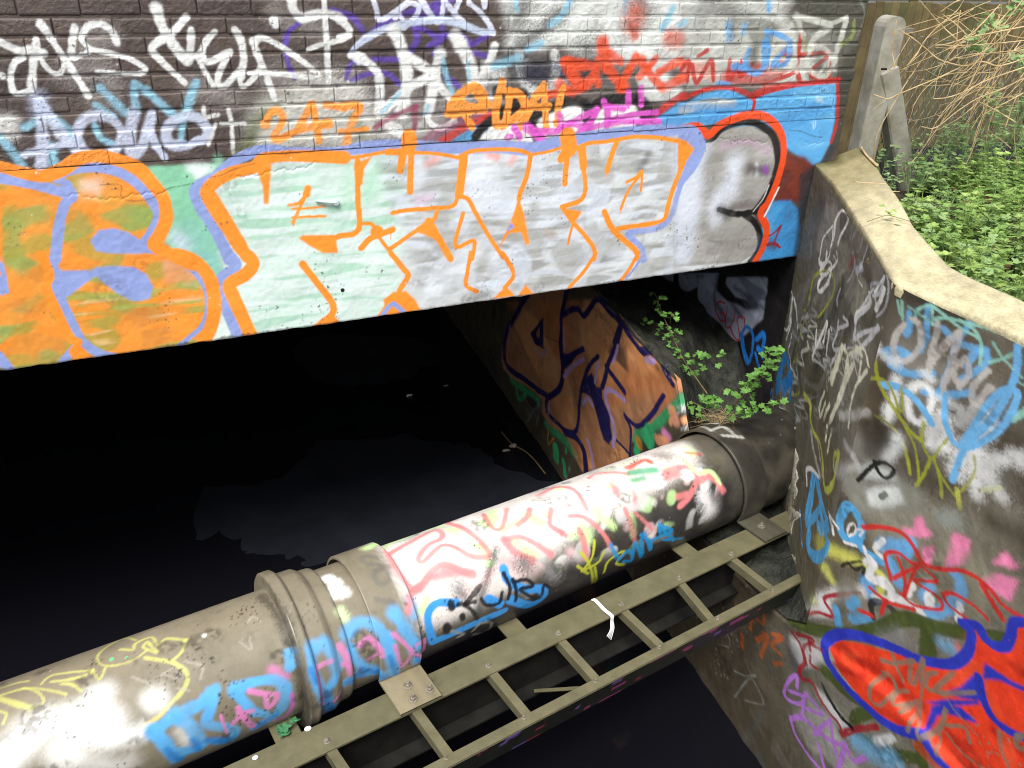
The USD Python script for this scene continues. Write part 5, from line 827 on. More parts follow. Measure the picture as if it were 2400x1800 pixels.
fr = long_at(tt * 7.4, np.interp(tt * 7.4, *zip(*LEDGE))); bk = back_at(-.02 + tt * 5.4, np.interp(-.02 + tt * 5.4, *zip(*BASE)))
s_ = np.linspace(0, 1, nv)[:, None, None]; V = fr[None] * (1 - s_) + bk[None] * s_; V[1:-1, :, 2] += 0.020 * fnoise((nv - 2, nu), (2, 2), 80) + 0.008 * fnoise((nv - 2, nu), (.6, .6), 81)
obj('ledge', (V.reshape(-1, 3), grid_faces(nv, nu)), M_LEDGE, abut)

# ------------------------------------------------------------------ the big pipe
pipe = thing('pipe', 'fat olive grey iron pipe sprayed with white, blue and pink tags, crossing the channel', 'pipe', PQ)
def lathe(prof, th0, th1, nth, sub=0.006):
    """Turned shape round the pipe's axis, painted from the pipe's coat: prof = (s, radius)."""
    ss, rr = [], []
    for (a, ra), (b, rb) in zip(prof[:-1], prof[1:]):
        k = max(1, int(np.hypot(b - a, rb - ra) / sub)); t = np.arange(k) / k; ss += list(a + (b - a) * t); rr += list(ra + (rb - ra) * t)
    ss.append(prof[-1][0]); rr.append(prof[-1][1]); ss, rr = np.array(ss), np.array(rr); th = np.linspace(th0, th1, nth)
    S, T = np.meshgrid(ss, th); R = np.broadcast_to(rr, S.shape)
    dent = lumps(S, T * PR, ((.25, .0012), (.03, .0004)), 23)
    v = PQ + S[..., None] * PE + ((R + dent) * np.sin(T))[..., None] * PN + ((R + dent) * np.cos(T))[..., None] * PM
    c = PIPE.at(S.ravel(), T.ravel() * PR); return v.reshape(-1, 3), grid_faces(S.shape[0], S.shape[1], True), c
FULL = (-math.pi, math.pi)
v3, f3, c3 = lathe([(-5.2, PR), (-3.3, PR)], -math.pi, math.pi, 60, .2); c3 = np.broadcast_to(pig((134, 126, 108)), c3.shape)
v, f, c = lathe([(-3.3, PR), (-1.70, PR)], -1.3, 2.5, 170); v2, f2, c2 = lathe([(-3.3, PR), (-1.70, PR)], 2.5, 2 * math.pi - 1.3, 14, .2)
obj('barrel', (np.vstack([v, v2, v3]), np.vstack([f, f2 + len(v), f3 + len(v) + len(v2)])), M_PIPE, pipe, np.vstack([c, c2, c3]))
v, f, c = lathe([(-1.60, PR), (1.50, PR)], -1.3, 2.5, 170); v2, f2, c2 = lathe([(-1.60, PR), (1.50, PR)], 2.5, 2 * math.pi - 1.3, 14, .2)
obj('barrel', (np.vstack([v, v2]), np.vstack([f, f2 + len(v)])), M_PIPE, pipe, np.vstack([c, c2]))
v, f, c = lathe([(-1.762, PR - .02), (-1.762, .342), (-1.755, .350), (-1.716, .350), (-1.708, .343), (-1.704, .328), (-1.698, .324), (-1.628, .322), (-1.612, .313), (-1.60, .303), (-1.553, .300), (-1.545, .296), (-1.540, PR - .01)], *FULL, 260)
obj('socket_collar', (v, f), M_PIPE, pipe, c)
ZR = PQ[2] - 0.140                                   # top of the side rails
def frame_pt(s, n, m): return PQ + s * PE + n * PN + np.array([0, 0, m])
def strap(s0, s1, lift, col):
    """Flat steel band over the pipe, its ends turned out flat on the rails."""
    Rb, tk = PR + lift, .014; aend = math.acos(-0.125 / Rb); nb = .05
    path = [(Rb * math.sin(a), Rb * math.cos(a)) for a in np.linspace(-aend, aend, 90)]
    e = path[-1]; tail = [(e[0] + .012, -.132), (e[0] + .03, -.1335), (e[0] + .08, -.1335), (.492, -.1335)]
    path = [(-a, b) for a, b in tail[::-1]] + path + tail; p = np.array(path); t = np.gradient(p, axis=0); t /= np.linalg.norm(t, axis=1, keepdims=True); nn = np.stack([-t[:, 1], t[:, 0]], 1)
    S = np.concatenate([[s0, s0, s0 + .003], np.linspace(s0 + .006, s1 - .006, 24), [s1 - .003, s1, s1]]); O = np.concatenate([[0, tk - .003, tk], np.full(24, tk), [tk, tk - .003, 0]])
    V = PQ + S[None, :, None] * PE + (p[:, 0, None] + nn[:, 0, None] * O)[..., None] * PN + (p[:, 1, None] + nn[:, 1, None] * O)[..., None] * np.array([0, 0, 1.0])
    th = np.arctan2(p[:, 0], p[:, 1]); c = PIPE.at(np.broadcast_to(S, V.shape[:2]).ravel(), np.broadcast_to((th * PR)[:, None], V.shape[:2]).ravel())
    foot = np.repeat((p[:, 1] < -.128), V.shape[1]); c[foot] = pig(col)
    k = fnoise(V.shape[:2], (2, 2), 90).ravel()[:, None]; c = np.where(foot[:, None], c * (1 + .08 * k), c)
    b = obj('strap', (V.reshape(-1, 3), grid_faces(V.shape[0], V.shape[1])), M_PIPE, pipe, c)
    return b
def bolt(s, n, parent, r=.013, z=0.0, stud=True):
    c = frame_pt(s, n, -0.140 + z); h = join(disc(c, [0, 0, 1], r * 1.5, .004, 14), disc(c + [0, 0, .004], [0, 0, 1], r, .012, 6))
    if stud: h = join(h, disc(c + [0, 0, .016], [0, 0, 1], r * .55, .012, 8))
    return obj('bolt', h, M_RUST, parent, smooth=False)
def at_rail(x, y, dz=0.0):
    P = hit(x, y, [0, 0, 1], ZR + dz); d = P - PQ; return d @ PE, d @ PN
st = strap(-1.425, -1.225, .018, (140, 130, 104))
for p in ((956, 1610), (1007, 1618), (968, 1641)): bolt(*at_rail(*p, .0205), pipe, .014, .0205)
st = strap(.835, 1.01, .018, (84, 80, 68))
for p in ((1784, 1233),): bolt(*at_rail(*p, .0205), pipe, .014, .0205)
bolt(-1.33, -.42, pipe, .014, .0205); bolt(.92, -.42, pipe, .014, .0205)

# ------------------------------------------------------------------ the ladder-like support frame beside it
frame = thing('support_frame', 'olive steel ladder frame of two rails and cross rungs carrying the pipe', 'frame', (PQ[0], PQ[1] - .5, ZR - .3))
AX = np.array([PE, PN, [0, 0, 1.0]])
def rail(name, s0, s1, n0, n1, z0, z1, bev=.003, m=M_RAIL):
    return obj(name, box(frame_pt((s0 + s1) / 2, (n0 + n1) / 2, -0.140 + (z0 + z1) / 2), AX, ((s1 - s0) / 2, (n1 - n0) / 2, (z1 - z0) / 2), bev), m, frame, smooth=False)
S0, S1 = -5.2, 1.30
for sg in (1, -1):
    lo, hi = sorted((sg * .338, sg * .484)); rail('top_flange', S0, S1, lo, hi, -.016, 0); rail('web', S0, S1, sg * .411 - .006, sg * .411 + .006, -.284, -.016, .003, M_BLACK_STEEL); rail('bottom_flange', S0, S1, lo, hi, -.300, -.284, .003, M_BLACK_STEEL)
S1b = at_rail(1884, 1352)[0]
rail('outer_rail', S0, S1b, .752, .804, -.010, 0); 
us = np.arange(S0, S1b, .012); nz = 9; zz = np.linspace(-.010, -.098, nz)
U, Z = np.meshgrid(us, zz); cc = np.empty(U.shape + (3,), np.float32); cc[:] = pig((22, 24, 20))
nn = fnoise(U.shape, (.8, 5), 95); cc[nn > 1.5] = pig((120, 50, 92)); cc[nn < -1.7] = pig((90, 70, 130)); n3 = fnoise(U.shape, (.7, 3), 96); cc[n3 > 2.0] = pig((110, 38, 56))
V = PQ + U[..., None] * PE + .806 * PN + (Z - .140)[..., None] * np.array([0, 0, 1.0])
obj('outer_rail_side', (V.reshape(-1, 3), grid_faces(nz, len(us), True)), M_PIPE, frame, cc.reshape(-1, 3)); rail('outer_rail_back', S0, S1b, .797, .805, -.098, -.012)
ends = [((763, 1764), (846, 1868)), ((963, 1667), (1046, 1768)), ((1144, 1578), (1230, 1674)), ((1310, 1504), (1393, 1591)), ((1456, 1431), (1545, 1511)), ((1595, 1366), (1663, 1452)), ((1719, 1312), (1806, 1377))]
for a, b in ends:
    sa, sb = at_rail(*a)[0] + .022, at_rail(*b)[0] + .012; pa, pb = frame_pt(sa, .44, -.1545), frame_pt(sb, .797, -.1545); d = pb - pa; L = np.linalg.norm(d); d /= L; sd = np.cross([0, 0, 1.0], d)
    obj('rung', join(box((pa + pb) / 2, np.array([d, sd, [0, 0, 1.0]]), (L / 2, .021, .004), .0015), box((pa + pb) / 2 + sd * -.018 + [0, 0, -.024], np.array([d, sd, [0, 0, 1.0]]), (L / 2, .003, .020), 0)), M_RAIL, frame, smooth=False)
rail('rung', -2.42, -2.38, .44, .797, -.018, -.010)
for p in ((672, 1715), (1208, 1472), (1616, 1288)):
    s, n_ = at_rail(*p); rail('cross_plate', s - .055, s + .055, -.336, .336, -.034, -.020)
for p in ((766, 1741), (1145, 1562), (1308, 1486), (1456, 1417), (1591, 1355), (1714, 1298)): bolt(*at_rail(*p), frame, .0095, 0, False)
for p in ((1046, 1780), (1227, 1685), (1395, 1598), (1545, 1520), (1681, 1450), (1810, 1386)): bolt(*at_rail(*p), frame, .006, 0, False)
for (a, b) in (((.47, -.30), (.60, -.155)),):
    s = at_rail(1395, 1598)[0]; pa, pb = frame_pt(s - .12, .485, -.40), frame_pt(s - .02, .76, -.175); obj('brace', tube([pa, pb], .011, 4), M_RAIL, frame, smooth=False)

# white cord knotted over the rail
cp = [frame_pt(*at_rail(1388, 1408), -.132), frame_pt(*at_rail(1396, 1412), -.131), frame_pt(*at_rail(1415, 1432), -.131), frame_pt(at_rail(1432, 1446)[0], .478, -.131), frame_pt(at_rail(1432, 1446)[0] + .004, .491, -.138)]
tails = []
for i in range(4):
    o = PE * .005 * (i - 1.5); hang = [cp[-1] + o, cp[-1] + o + [0, 0, -.03], cp[-1] + o * 1.5 + PN * .008 + [0, 0, -.075], cp[-1] + o * 1.9 + PN * .004 - PE * .01 + [0, 0, -.115 - .012 * i]]
    tails.append(tube(curve(np.vstack([np.array(cp) + o, hang[1:]]), 30), .003, 5))
tag(obj('cord', join(*tails), M_CORD), 'white cord looped over the wide rail beside the pipe, its ends hanging', 'cord')
# ------------------------------------------------------------------ the bank behind the coping
from meshkit import noise
cbl = np.array(copb); cbl = np.vstack([cbl, cbl[-1] + (cbl[-1] - cbl[-2]) / np.linalg.norm(cbl[-1] - cbl[-2]) * 2.5]); o = np.argsort(cbl[:, 1])
ys = np.linspace(-1.0, 7.0, 90); xl = np.interp(ys, cbl[o, 1], cbl[o, 0]); xl = np.where(ys > WALL_Y + .1, WEND - .3, xl - .05)
t = np.linspace(0, 1, 70)[None] ** 1.6; X = xl[:, None] + (14 - xl[:, None]) * t; Y = np.broadcast_to(ys[:, None], X.shape)
def bank_z(x, y): return -1.42 + .10 * (noise(np.stack([x * 1.7, y * 1.7, 0 * x], -1), 3) - .5) - .5 * np.clip((y - 4.15) / .5, 0, 1)
V = np.stack([X, Y, bank_z(X, Y)], -1); tag(obj('bank', (V.reshape(-1, 3), grid_faces(V.shape[0], V.shape[1])), M_SOIL), kind='structure')

# timber fence at the back
FY = 5.55; ztop = hit(2160, 5, [0, 1, 0], FY)[2]; xa = hit(2046, 100, [0, 1, 0], FY)[0] - .25
M_BOARD = [speckled('fence_board_%s' % n, a, b, 5.0, .8, .5, .2, fine=60.0) for n, a, b in (('pale', (.10, .080, .035), (.17, .135, .062)), ('brown', (.075, .058, .028), (.14, .105, .05)), ('green', (.07, .068, .030), (.125, .112, .05)))]
fence = thing('timber_fence', 'tall weathered brown timber board fence behind the wire netting and concrete post', 'fence', (xa, FY, -1.4))
x = xa; gf = np.random.default_rng(41)
while x < 9.0:
    w_ = .094 + gf.normal(0, .002); h = ztop + gf.normal(0, .006)
    p = obj('board', box((x + w_ / 2, FY + gf.normal(0, .003), (h - 1.6) / 2), np.array([[math.cos(.05 * gf.normal()), .02 * gf.normal(), 0], [0, 1, 0], [0, 0, 1.0]]), (w_ / 2 - .003, .010, (h + 1.6) / 2), .003), M_BOARD[gf.integers(3)], fence, smooth=False); x += w_
obj('top_cap', box(((xa + 9) / 2, FY + .02, ztop + .022), np.eye(3), ((9 - xa) / 2, .028, .012), .004), M_BOARD[1], fence, smooth=False)

# concrete straining post with its brace
PY = 4.40; pt = hit(2091, 36, [0, 1, 0], PY); hw = .074
post = thing('concrete_post', 'grey concrete fence post with a slanted brace at the end of the brick wall', 'post', (pt[0], PY, -1.4))
tag(post, 'grey concrete fence post with a slanted brace at the end of the brick wall')
an = np.radians(16); AXP = np.array([[math.cos(an), -math.sin(an), 0], [math.sin(an), math.cos(an), 0], [0, 0, 1.0]])
import manifold3d as m3
def rounded_post(c0, c1, h, rad):
    pts = []
    d = np.asarray(c1) - np.asarray(c0); d = d / np.linalg.norm(d); a = AXP[0]; b = np.cross(d, a); b /= np.linalg.norm(b); a = np.cross(b, d)
    for i in (-1, 1):
        for j in (-1, 1):
            for q in ((h, h - rad), (h - rad, h)): pts.append(np.asarray(c0) + a * i * q[0] + b * j * q[1]); pts.append(np.asarray(c1) - d * h * .9 + a * i * q[0] + b * j * q[1])
    for t in np.linspace(0, np.pi, 9):
        for j in (-1, 1): pts.append(np.asarray(c1) - d * h * .9 + a * math.cos(t) * h * .97 + d * math.sin(t) * h * .9 + b * j * h * .97)
    mm = m3.Manifold.hull_points(np.array(pts)).to_mesh(); return np.array(mm.vert_properties)[:, :3], np.array(mm.tri_verts)
obj('shaft', rounded_post((pt[0], PY, -1.7), (pt[0], PY, pt[2]), hw, .014), M_POST, post, smooth=False)
b0, b1 = hit(2078, 160, [0, 1, 0], PY - .045), hit(2122, 440, [0, 1, 0], PY - .10); d = b1 - b0; b1 = b0 + d * 1.25
bd = (b1 - b0) / np.linalg.norm(b1 - b0); bx_ = np.cross(bd, AXP[1]); bx_ /= np.linalg.norm(bx_); by_ = np.cross(bd, bx_)
obj('brace', box((b0 + b1) / 2 + [0, .012, 0], np.array([bd, bx_, by_]), (np.linalg.norm(b1 - b0) / 2, hw * .92, hw * .80), .012), M_POST, post, smooth=False)
obj('wire_slot', box(hit(2072, 162, [0, 1, 0], PY - .125), AXP, (.018, .006, .006)), M_SOOT, post, smooth=False)
k0 = hit(2112, 72, [0, 1, 0], PY + .02); obj('strainer_bracket', join(box(k0 + [.04, 0, 0], AXP, (.05, .02, .018), .003), tube([k0 + [.05, -.01, 0], k0 + [.10, -.01, -.03]], .006, 6)), M_RUST, post, smooth=False)
# wire netting
NY = PY + .06
net = thing('wire_fence', 'sagging dark chain link wire netting stretched from the concrete post', 'fence', (pt[0], NY, -1.4))
lines = []; xl0, xr0, zt0, zb0 = pt[0] + .05, pt[0] + 4.2, k0[2] - .02, -1.45; step = .075
for sgn in (1, -1):
    k = -40
    while k < 110:
        pts = []; c_ = xl0 + k * step
        for z in np.linspace(zb0, zt0, 26):
            x_ = c_ + sgn * (z - zb0) * .62 - (0 if sgn > 0 else 0)
            zz_ = z - .10 * math.sin(min(1, max(0, (x_ - xl0) / 2.4)) * math.pi) * (z - zb0) / (zt0 - zb0)
            if xl0 <= x_ <= xr0: pts.append((x_, NY + .004 * sgn + .01 * math.sin(x_ * 3 + z * 4), zz_))
        if len(pts) > 2: lines.append(tube(pts, .0036, 3))
        k += 1
tag(obj('netting', join(*lines), M_WIRE, net), kind='stuff')
xs = np.linspace(xl0, xr0, 40); obj('line_wire', tube(np.stack([xs, NY + 0 * xs, zt0 + .02 - .10 * np.sin(np.clip((xs - xl0) / 2.4, 0, 1) * np.pi)], 1), .003, 5), M_WIRE, net)
xs = np.linspace(xl0, xr0, 40); obj('line_wire', tube(np.stack([xs, NY + 0 * xs, -1.0 - .05 * np.sin((xs - xl0) / 2)], 1), .002, 4), M_WIRE, net)

# ------------------------------------------------------------------ leaves
def lobed(size, seed, lobes=5):
    """A palmate leaf with toothed lobes, folded a little along its ribs; about 30 triangles."""
    g = np.random.default_rng(seed); k = lobes * 4; an = np.linspace(-2.5, 2.5, k + 1); r = .62 + .38 * np.cos(an * lobes / 5.0 * 2 * np.pi / (5.0 / (lobes - 1)))
    r = (.55 + .45 * np.abs(np.cos((an / 5.0 + .5) * np.pi * (lobes - 1)))) * (1.0 - .10 * np.abs(an)) * (1 + .08 * g.normal(size=k + 1))
    v = [[0, 0, 0]] + [[math.sin(a) * q, math.cos(a) * q + .25, .10 * math.cos(a * lobes) - .18 * q * q] for a, q in zip(an, r)]; v = np.array(v) * size * .62
    f = [[0, i + 1, i] for i in range(1, k + 1)]; return v, np.array(f)
def orient(v, pos, out, up_, roll=0.0):
    y = np.asarray(out, float); y = y / np.linalg.norm(y); z = np.asarray(up_, float) - y * (np.dot(up_, y)); z /= np.linalg.norm(z) + 1e-9; x = np.cross(y, z)
    return np.asarray(pos) + v[:, :1] * x + v[:, 1:2] * y + v[:, 2:] * z
LEAVES = [lobed(1.0, i, 5 if i % 2 else 3) for i in range(6)]
def plant(name, label, stems, clusters, off, size, per, group=None, m=M_LEAF, r=.0042, seed=1, frm='E2', spread=15.0):
    g = np.random.default_rng(seed)
    def pos(px, j=0.0): return hit(px[0], px[1], N2, C2 + off + j)
    base = pos(P_(frm, stems[0])[0]); th = thing(name, label, 'plant', base)
    for k, s in enumerate(stems):
        c = np.array([pos(p, .02 * g.normal()) for p in P_(frm, s)]); obj('stem', tube(curve(c, 6 * len(c)), np.linspace(r, r * .35, 6 * len(c)) if k == 0 else r * .5, 5), M_TWIG, th)
    for cx in P_(frm, clusters):
        for q in range(per):
            px = cx + g.normal(size=2) * spread / 4.147 * .8; p = pos(px, .04 * g.normal()); out = np.array([g.normal(), g.normal() - .6, .3 * g.normal() - .1]); up_ = np.array([-.35 + .35 * g.normal(), -.35 + .35 * g.normal(), 1.0])
            lv, lf = LEAVES[g.integers(6)]; obj('leaf', (orient(lv * size * (.65 + .6 * g.random()), p, out, up_), lf), m, th, smooth=False)
plant('climbing_plant', 'tall thin leafy shoot leaning up across the dark ledge left of the red letters', ['860,1130 740,960 620,780 520,560 430,370 380,220 340,140', '480,460 400,455 300,440 230,450', '520,545 440,545 370,530', '500,450 510,380 530,350', '640,790 480,800 410,810'],
      '330,150 400,185 455,195 360,250 375,285 410,345 450,370 520,355 555,400 270,400 230,455 310,440 400,450 410,485 370,530 480,475 545,500 600,520 500,545 480,575 480,630 550,620 520,670 570,700 530,740 590,765 655,765 610,815 700,815 640,870 625,905 690,935 745,920 480,795 410,810 750,750 800,770 855,760 800,850 1010,745 970,840', .22, .036, 3, seed=5)
plant('climbing_plant', 'leafy shoot rising beside the blue letters above the dark end of the pipe', ['870,1420 1050,1310 1180,1180 1300,1040 1400,900 1500,700', '1300,1040 1380,980 1460,950', '1180,1180 1260,1120 1300,1190'],
      '1500,685 1545,700 1445,705 1520,740 1400,755 1545,790 1450,830 1510,880 1480,850 1400,890 1420,930 1350,925 1285,945 1460,955 1330,975 1200,1040 1260,1010 1340,1035 1220,1090 1260,1075 1290,1145 1300,1195 1200,1225 1110,1115 1140,1140 1060,1105', .24, .038, 4, seed=6)
plant('climbing_plant', 'low spreading leafy clump hanging over the ledge right behind the pipe', ['900,1420 800,1260 640,1180 480,1060', '900,1420 1000,1330 1200,1290 1450,1250 1560,1190', '860,1400 600,1330 460,1440', '540,1080 460,1000 420,920', '460,1440 560,1560', '860,1440 760,1400 700,1370'],
      '500,1055 540,1080 560,1110 600,1150 470,1140 480,1100 640,1180 690,1230 720,1270 800,1175 860,1155 830,1200 950,1180 1000,1195 880,1245 960,1255 910,1220 780,1260 770,1330 810,1330 1090,1270 1060,1290 1180,1310 1230,1340 1260,1285 1330,1290 1290,1320 1440,1285 1400,1250 1530,1205 1580,1200 1480,1215 580,1370 620,1350 655,1375 680,1360 300,1395 280,1410 330,1410 455,1430 470,1420 420,910 500,950 405,975 1110,1365 1150,1270', .20, .039, 3, seed=7)
# dry moss and grass where that clump roots
gm = np.random.default_rng(3); tufts = []
for i in range(140):
    p = hit(*(P_('E2', '960,1370')[0] + gm.normal(size=2) * [16, 9]), N2, C2 + .16 + .05 * gm.random()); dr = np.array([gm.normal(), gm.normal(), .6 * gm.normal()]); tufts.append(tube([p, p + dr * .02, p + dr * .045 + [0, 0, -.01]], .0011, 3))
tag(obj('dry_moss', join(*tufts), M_DRY), 'tuft of dry brown moss on the ledge behind the pipe', 'moss', kind='stuff')

# ------------------------------------------------------------------ green bed behind the coping
def instancer(name, protos, pts, idx, sc, seed, label, cat):
    g = np.random.default_rng(seed); pi = UsdGeom.PointInstancer.Define(stage, '/World/' + name); rel = pi.CreatePrototypesRel()
    for i, (mesh, m) in enumerate(protos):
        x_ = UsdGeom.Xform.Define(stage, '/World/%s/sprig%s' % (name, '' if i == 0 else '_%03d' % i)); q = obj('leaves', (mesh[0] + origin_of(x_.GetPrim()), mesh[1]), m, x_.GetPrim(), smooth=False); rel.AddTarget(x_.GetPath())
    pi.CreatePositionsAttr(Vt.Vec3fArray.FromNumpy(np.asarray(pts, np.float32))); pi.CreateProtoIndicesAttr(Vt.IntArray.FromNumpy(np.asarray(idx, np.int32)))
    a = g.random(len(pts)) * 2 * np.pi; tl = g.normal(0, .16, (len(pts), 2)); qs = []
    for ai, (tx, ty) in zip(a, tl):
        r = Gf.Rotation(Gf.Vec3d(0, 0, 1), math.degrees(ai)) * Gf.Rotation(Gf.Vec3d(1, 0, 0), math.degrees(tx)) * Gf.Rotation(Gf.Vec3d(0, 1, 0), math.degrees(ty)); qs.append(Gf.Quath(r.GetQuat()))
    pi.CreateOrientationsAttr(Vt.QuathArray(qs)); pi.CreateScalesAttr(Vt.Vec3fArray.FromNumpy(np.repeat(np.asarray(sc, np.float32)[:, None], 3, 1)))
    return tag(pi.GetPrim(), label, cat, kind='stuff')
def cleaver(seed):
    g = np.random.default_rng(seed); vs, fs, k = [], [], 0; H = .17; lean = g.normal(size=2) * .03
    for wv in range(5):
        h = H * (wv + 1) / 5; c = np.array([lean[0] * h / H, lean[1] * h / H, h]); L = .044 * (1.0 - .09 * wv) * (1 if wv < 4 else .6); n_ = 7
        for i in range(n_):
            a = 2 * np.pi * (i + .3 * g.random()) / n_ + wv * .4; d_ = np.array([math.cos(a), math.sin(a), .28 + .10 * g.normal() + (.5 if wv == 4 else 0)]); s_ = np.array([-math.sin(a), math.cos(a), 0]) * .0072
            p0, p1, p2 = c, c + d_ * L * .58, c + d_ * L + [0, 0, -.005]; vs += [p0, p1 - s_, p2, p1 + s_, p1 + [0, 0, -.0022]]; fs += [[k, k + 1, k + 4], [k + 1, k + 2, k + 4], [k + 4, k + 2, k + 3], [k, k + 4, k + 3]]; k += 5
    st_ = tube([[0, 0, -.05], [lean[0], lean[1], H]], .0013, 3); return join((np.array(vs), np.array(fs)), st_)
def sprig(seed, size=.036):
    g = np.random.default_rng(seed); ms = []
    for i in range(7):
        a = g.random() * 6.28; h = .04 + .16 * g.random(); c = np.array([math.cos(a) * .05 * g.random(), math.sin(a) * .05 * g.random(), h]); q0 = c + np.array([math.cos(a), math.sin(a), .4]) * .03
        for b in (-1.1, 0, 1.1):
            o_ = np.array([math.cos(a + b), math.sin(a + b), .15 * g.normal()]); lv, lf = LEAVES[g.integers(6)]; ms.append((orient(lv * size * (.7 + .5 * g.random()), q0, o_, [.2 * g.normal(), .2 * g.normal(), 1]), lf))
        ms.append(tube([[0, 0, -.03], c, q0], .0012, 3))
    return join(*ms)
gv = np.random.default_rng(51); pts, idx, sc = [], [], []
def back_x(y): return np.interp(y, cbl[o, 1], cbl[o, 0])
while len(pts) < 1150:
    y = gv.uniform(.9, 4.08); x_ = gv.uniform(back_x(y) + .02, back_x(y) + 2.6) if y < 4.0 else gv.uniform(4.75, 7.0)
    if x_ < 4.95 and y > 3.35: continue
    cl = float(noise(np.array([[x_ * 3.1, y * 3.1, .5]]), 9)[0])
    if cl < .30 and gv.random() < .7: continue
    pts.append((x_, y, float(bank_z(np.array(x_), np.array(y))) + gv.uniform(-.06, .02) + .12 * (cl - .4))); idx.append(gv.integers(4)); sc.append(gv.uniform(.8, 1.3) * (.8 + .8 * cl))
instancer('goosegrass', [(cleaver(i), M_CLEAVER) for i in range(4)], pts, idx, sc, 61, 'dense bed of bright green whorled goosegrass behind the coping', 'weeds')
pts, idx, sc = [], [], []
while len(pts) < 300:
    y = gv.uniform(1.4, 4.4); x_ = gv.uniform(back_x(y) + .03, back_x(y) + 2.6) if y < 4.0 else gv.uniform(4.72, 7.8)
    hi_ = (.06 if y < 3.9 else .02 + .50 * gv.random() * min(1, max(0, (x_ - 4.75) / 1.1)))
    if (y < 3.9 and gv.random() < .88) or (x_ < 4.95 and y > 3.35 and gv.random() < .8): continue
    pts.append((x_, y, float(bank_z(np.array(x_), np.array(y))) * 0 - 1.43 + .02 + hi_)); idx.append(gv.integers(3)); sc.append(gv.uniform(.6, 1.1))
for px_, n_ in (('720,690', 4), ('660,760', 4), ('840,880', 4), ('560,640', 2), ('1250,1270', 3), ('1150,1240', 2), ('1400,800', 4), ('900,540', 3), ('1100,1050', 3), ('640,230', 4), ('660,290', 3), ('600,90', 3)):
    for k in range(n_):
        q_ = P_('V2', px_)[0] + gv.normal(size=2) * 7; p = hit(q_[0], q_[1], [0, 0, 1], -1.26 + .03 * gv.normal()); pts.append(tuple(p - [0, 0, .10])); idx.append(gv.integers(3)); sc.append(gv.uniform(.8, 1.25))
instancer('bramble_leaves', [(sprig(70 + i), M_LEAF2) for i in range(3)], pts, idx, sc, 62, 'pale lobed bramble leaves scattered over the goosegrass and along the netting', 'weeds')

dl = []
while len(dl) < 90:
    y = gv.uniform(1.6, 4.3); x_ = gv.uniform(back_x(min(y, 4.2)) + .02, back_x(min(y, 4.2)) + 1.8); lv, lf = LEAVES[gv.integers(6)]
    dl.append((orient(lv * gv.uniform(.03, .06), [x_, y, float(bank_z(np.array(x_), np.array(y))) + gv.uniform(.02, .12)], [gv.normal(), gv.normal(), .3 * gv.normal()], [.5 * gv.normal(), .5 * gv.normal(), 1]), lf))
tag(obj('dead_leaves', join(*dl), M_DEAD, smooth=False), 'scattered brown dead leaves lying in the goosegrass', 'leaves', kind='stuff')

# ------------------------------------------------------------------ dry bramble canes over the netting
bush = thing('bramble_bush', 'tangle of dry straw coloured bramble canes arching over the wire netting', 'bush', (hit(2380, 150, [0, 1, 0], 4.2) * [1, 1, 0] + [0, 0, -1.4]))
CANES = ['440,290 560,360 700,470 820,570 960,620 1100,640 1250,600 1420,640 1700,560', '200,920 330,960 430,920 620,840 860,740 1050,650 1200,590 1400,450 1500,200 1560,-60', '195,1065 270,1000 330,960', '550,360 430,560 350,680 330,690', '660,460 520,650 500,765', '720,510 600,680 470,880 270,1220 210,1400 205,1560', '1080,-10 1000,110 830,250 690,400 610,540 520,640',
         '630,-10 850,240 1000,380 1090,490', '850,115 970,30 1060,-10', '870,140 1000,240 1110,350', '1430,40 1280,200 1130,350 940,500 930,590', '800,440 900,430 1100,370 1300,330 1700,250', '800,440 1100,440 1400,420 1700,390', '780,960 900,950 1060,900 1300,780 1700,640', '560,1600 700,1400 830,1230 960,1000 1100,780 1220,560 1210,490', '500,1650 660,1470 850,1200 1050,980 1250,700 1450,350 1520,-30',
         '1095,1600 1180,1400 1270,1130 1370,750 1420,560 1440,250', '660,1232 800,1240 1000,1090 1200,960 1450,860 1700,740', '1215,1140 1400,1040 1700,880', '820,1125 860,1130', '380,420 420,200 380,480 400,650 350,690', '1000,780 1200,600 1420,300 1659,-20', '960,840 1200,720 1700,560', '1250,830 1320,890 1280,910', '1100,560 1300,520 1700,480', '900,630 830,610', '1500,560 1430,720 1260,950', '1659,300 1500,520 1400,760 1300,1000 1150,1250',
         '1700,80 1500,300 1300,480 1100,560 980,560', '1700,160 1450,260 1200,420 1000,470 800,460', '1350,1300 1450,1370 1530,1440', '1560,1180 1570,1400 1600,1700', '1620,500 1620,800 1590,1100', '1120,130 1300,260 1500,340 1700,380', '1020,200 1150,310 1300,420', '1180,970 1360,1060 1580,1190', '1700,440 1400,560 1150,740 1000,900', '1420,-40 1440,100 1380,260', '1700,20 1600,160 1480,360 1440,600', '1540,640 1480,760', '1640,860 1560,1000 1480,1230']
gc = np.random.default_rng(77)
for i, s in enumerate(CANES):
    c = P_('V1', s); y0 = PY - .12 - .5 * gc.random() - (.15 if i > 4 else 0); y1 = y0 - .25 * gc.random() - .1
    q = np.array([hit(p[0], p[1], [0, 1, 0], y0 + (y1 - y0) * np.clip((p[0] - 2050) / 350, 0, 1) + .01 * gc.normal()) for p in c]); k = 7 * len(q); r0 = .0052 if i in (0, 1, 10) else .0022 + .0022 * gc.random()
    obj('cane', tube(curve(q, k), r0 * np.linspace(.7, 1.0, k), 5), M_DRY, bush)
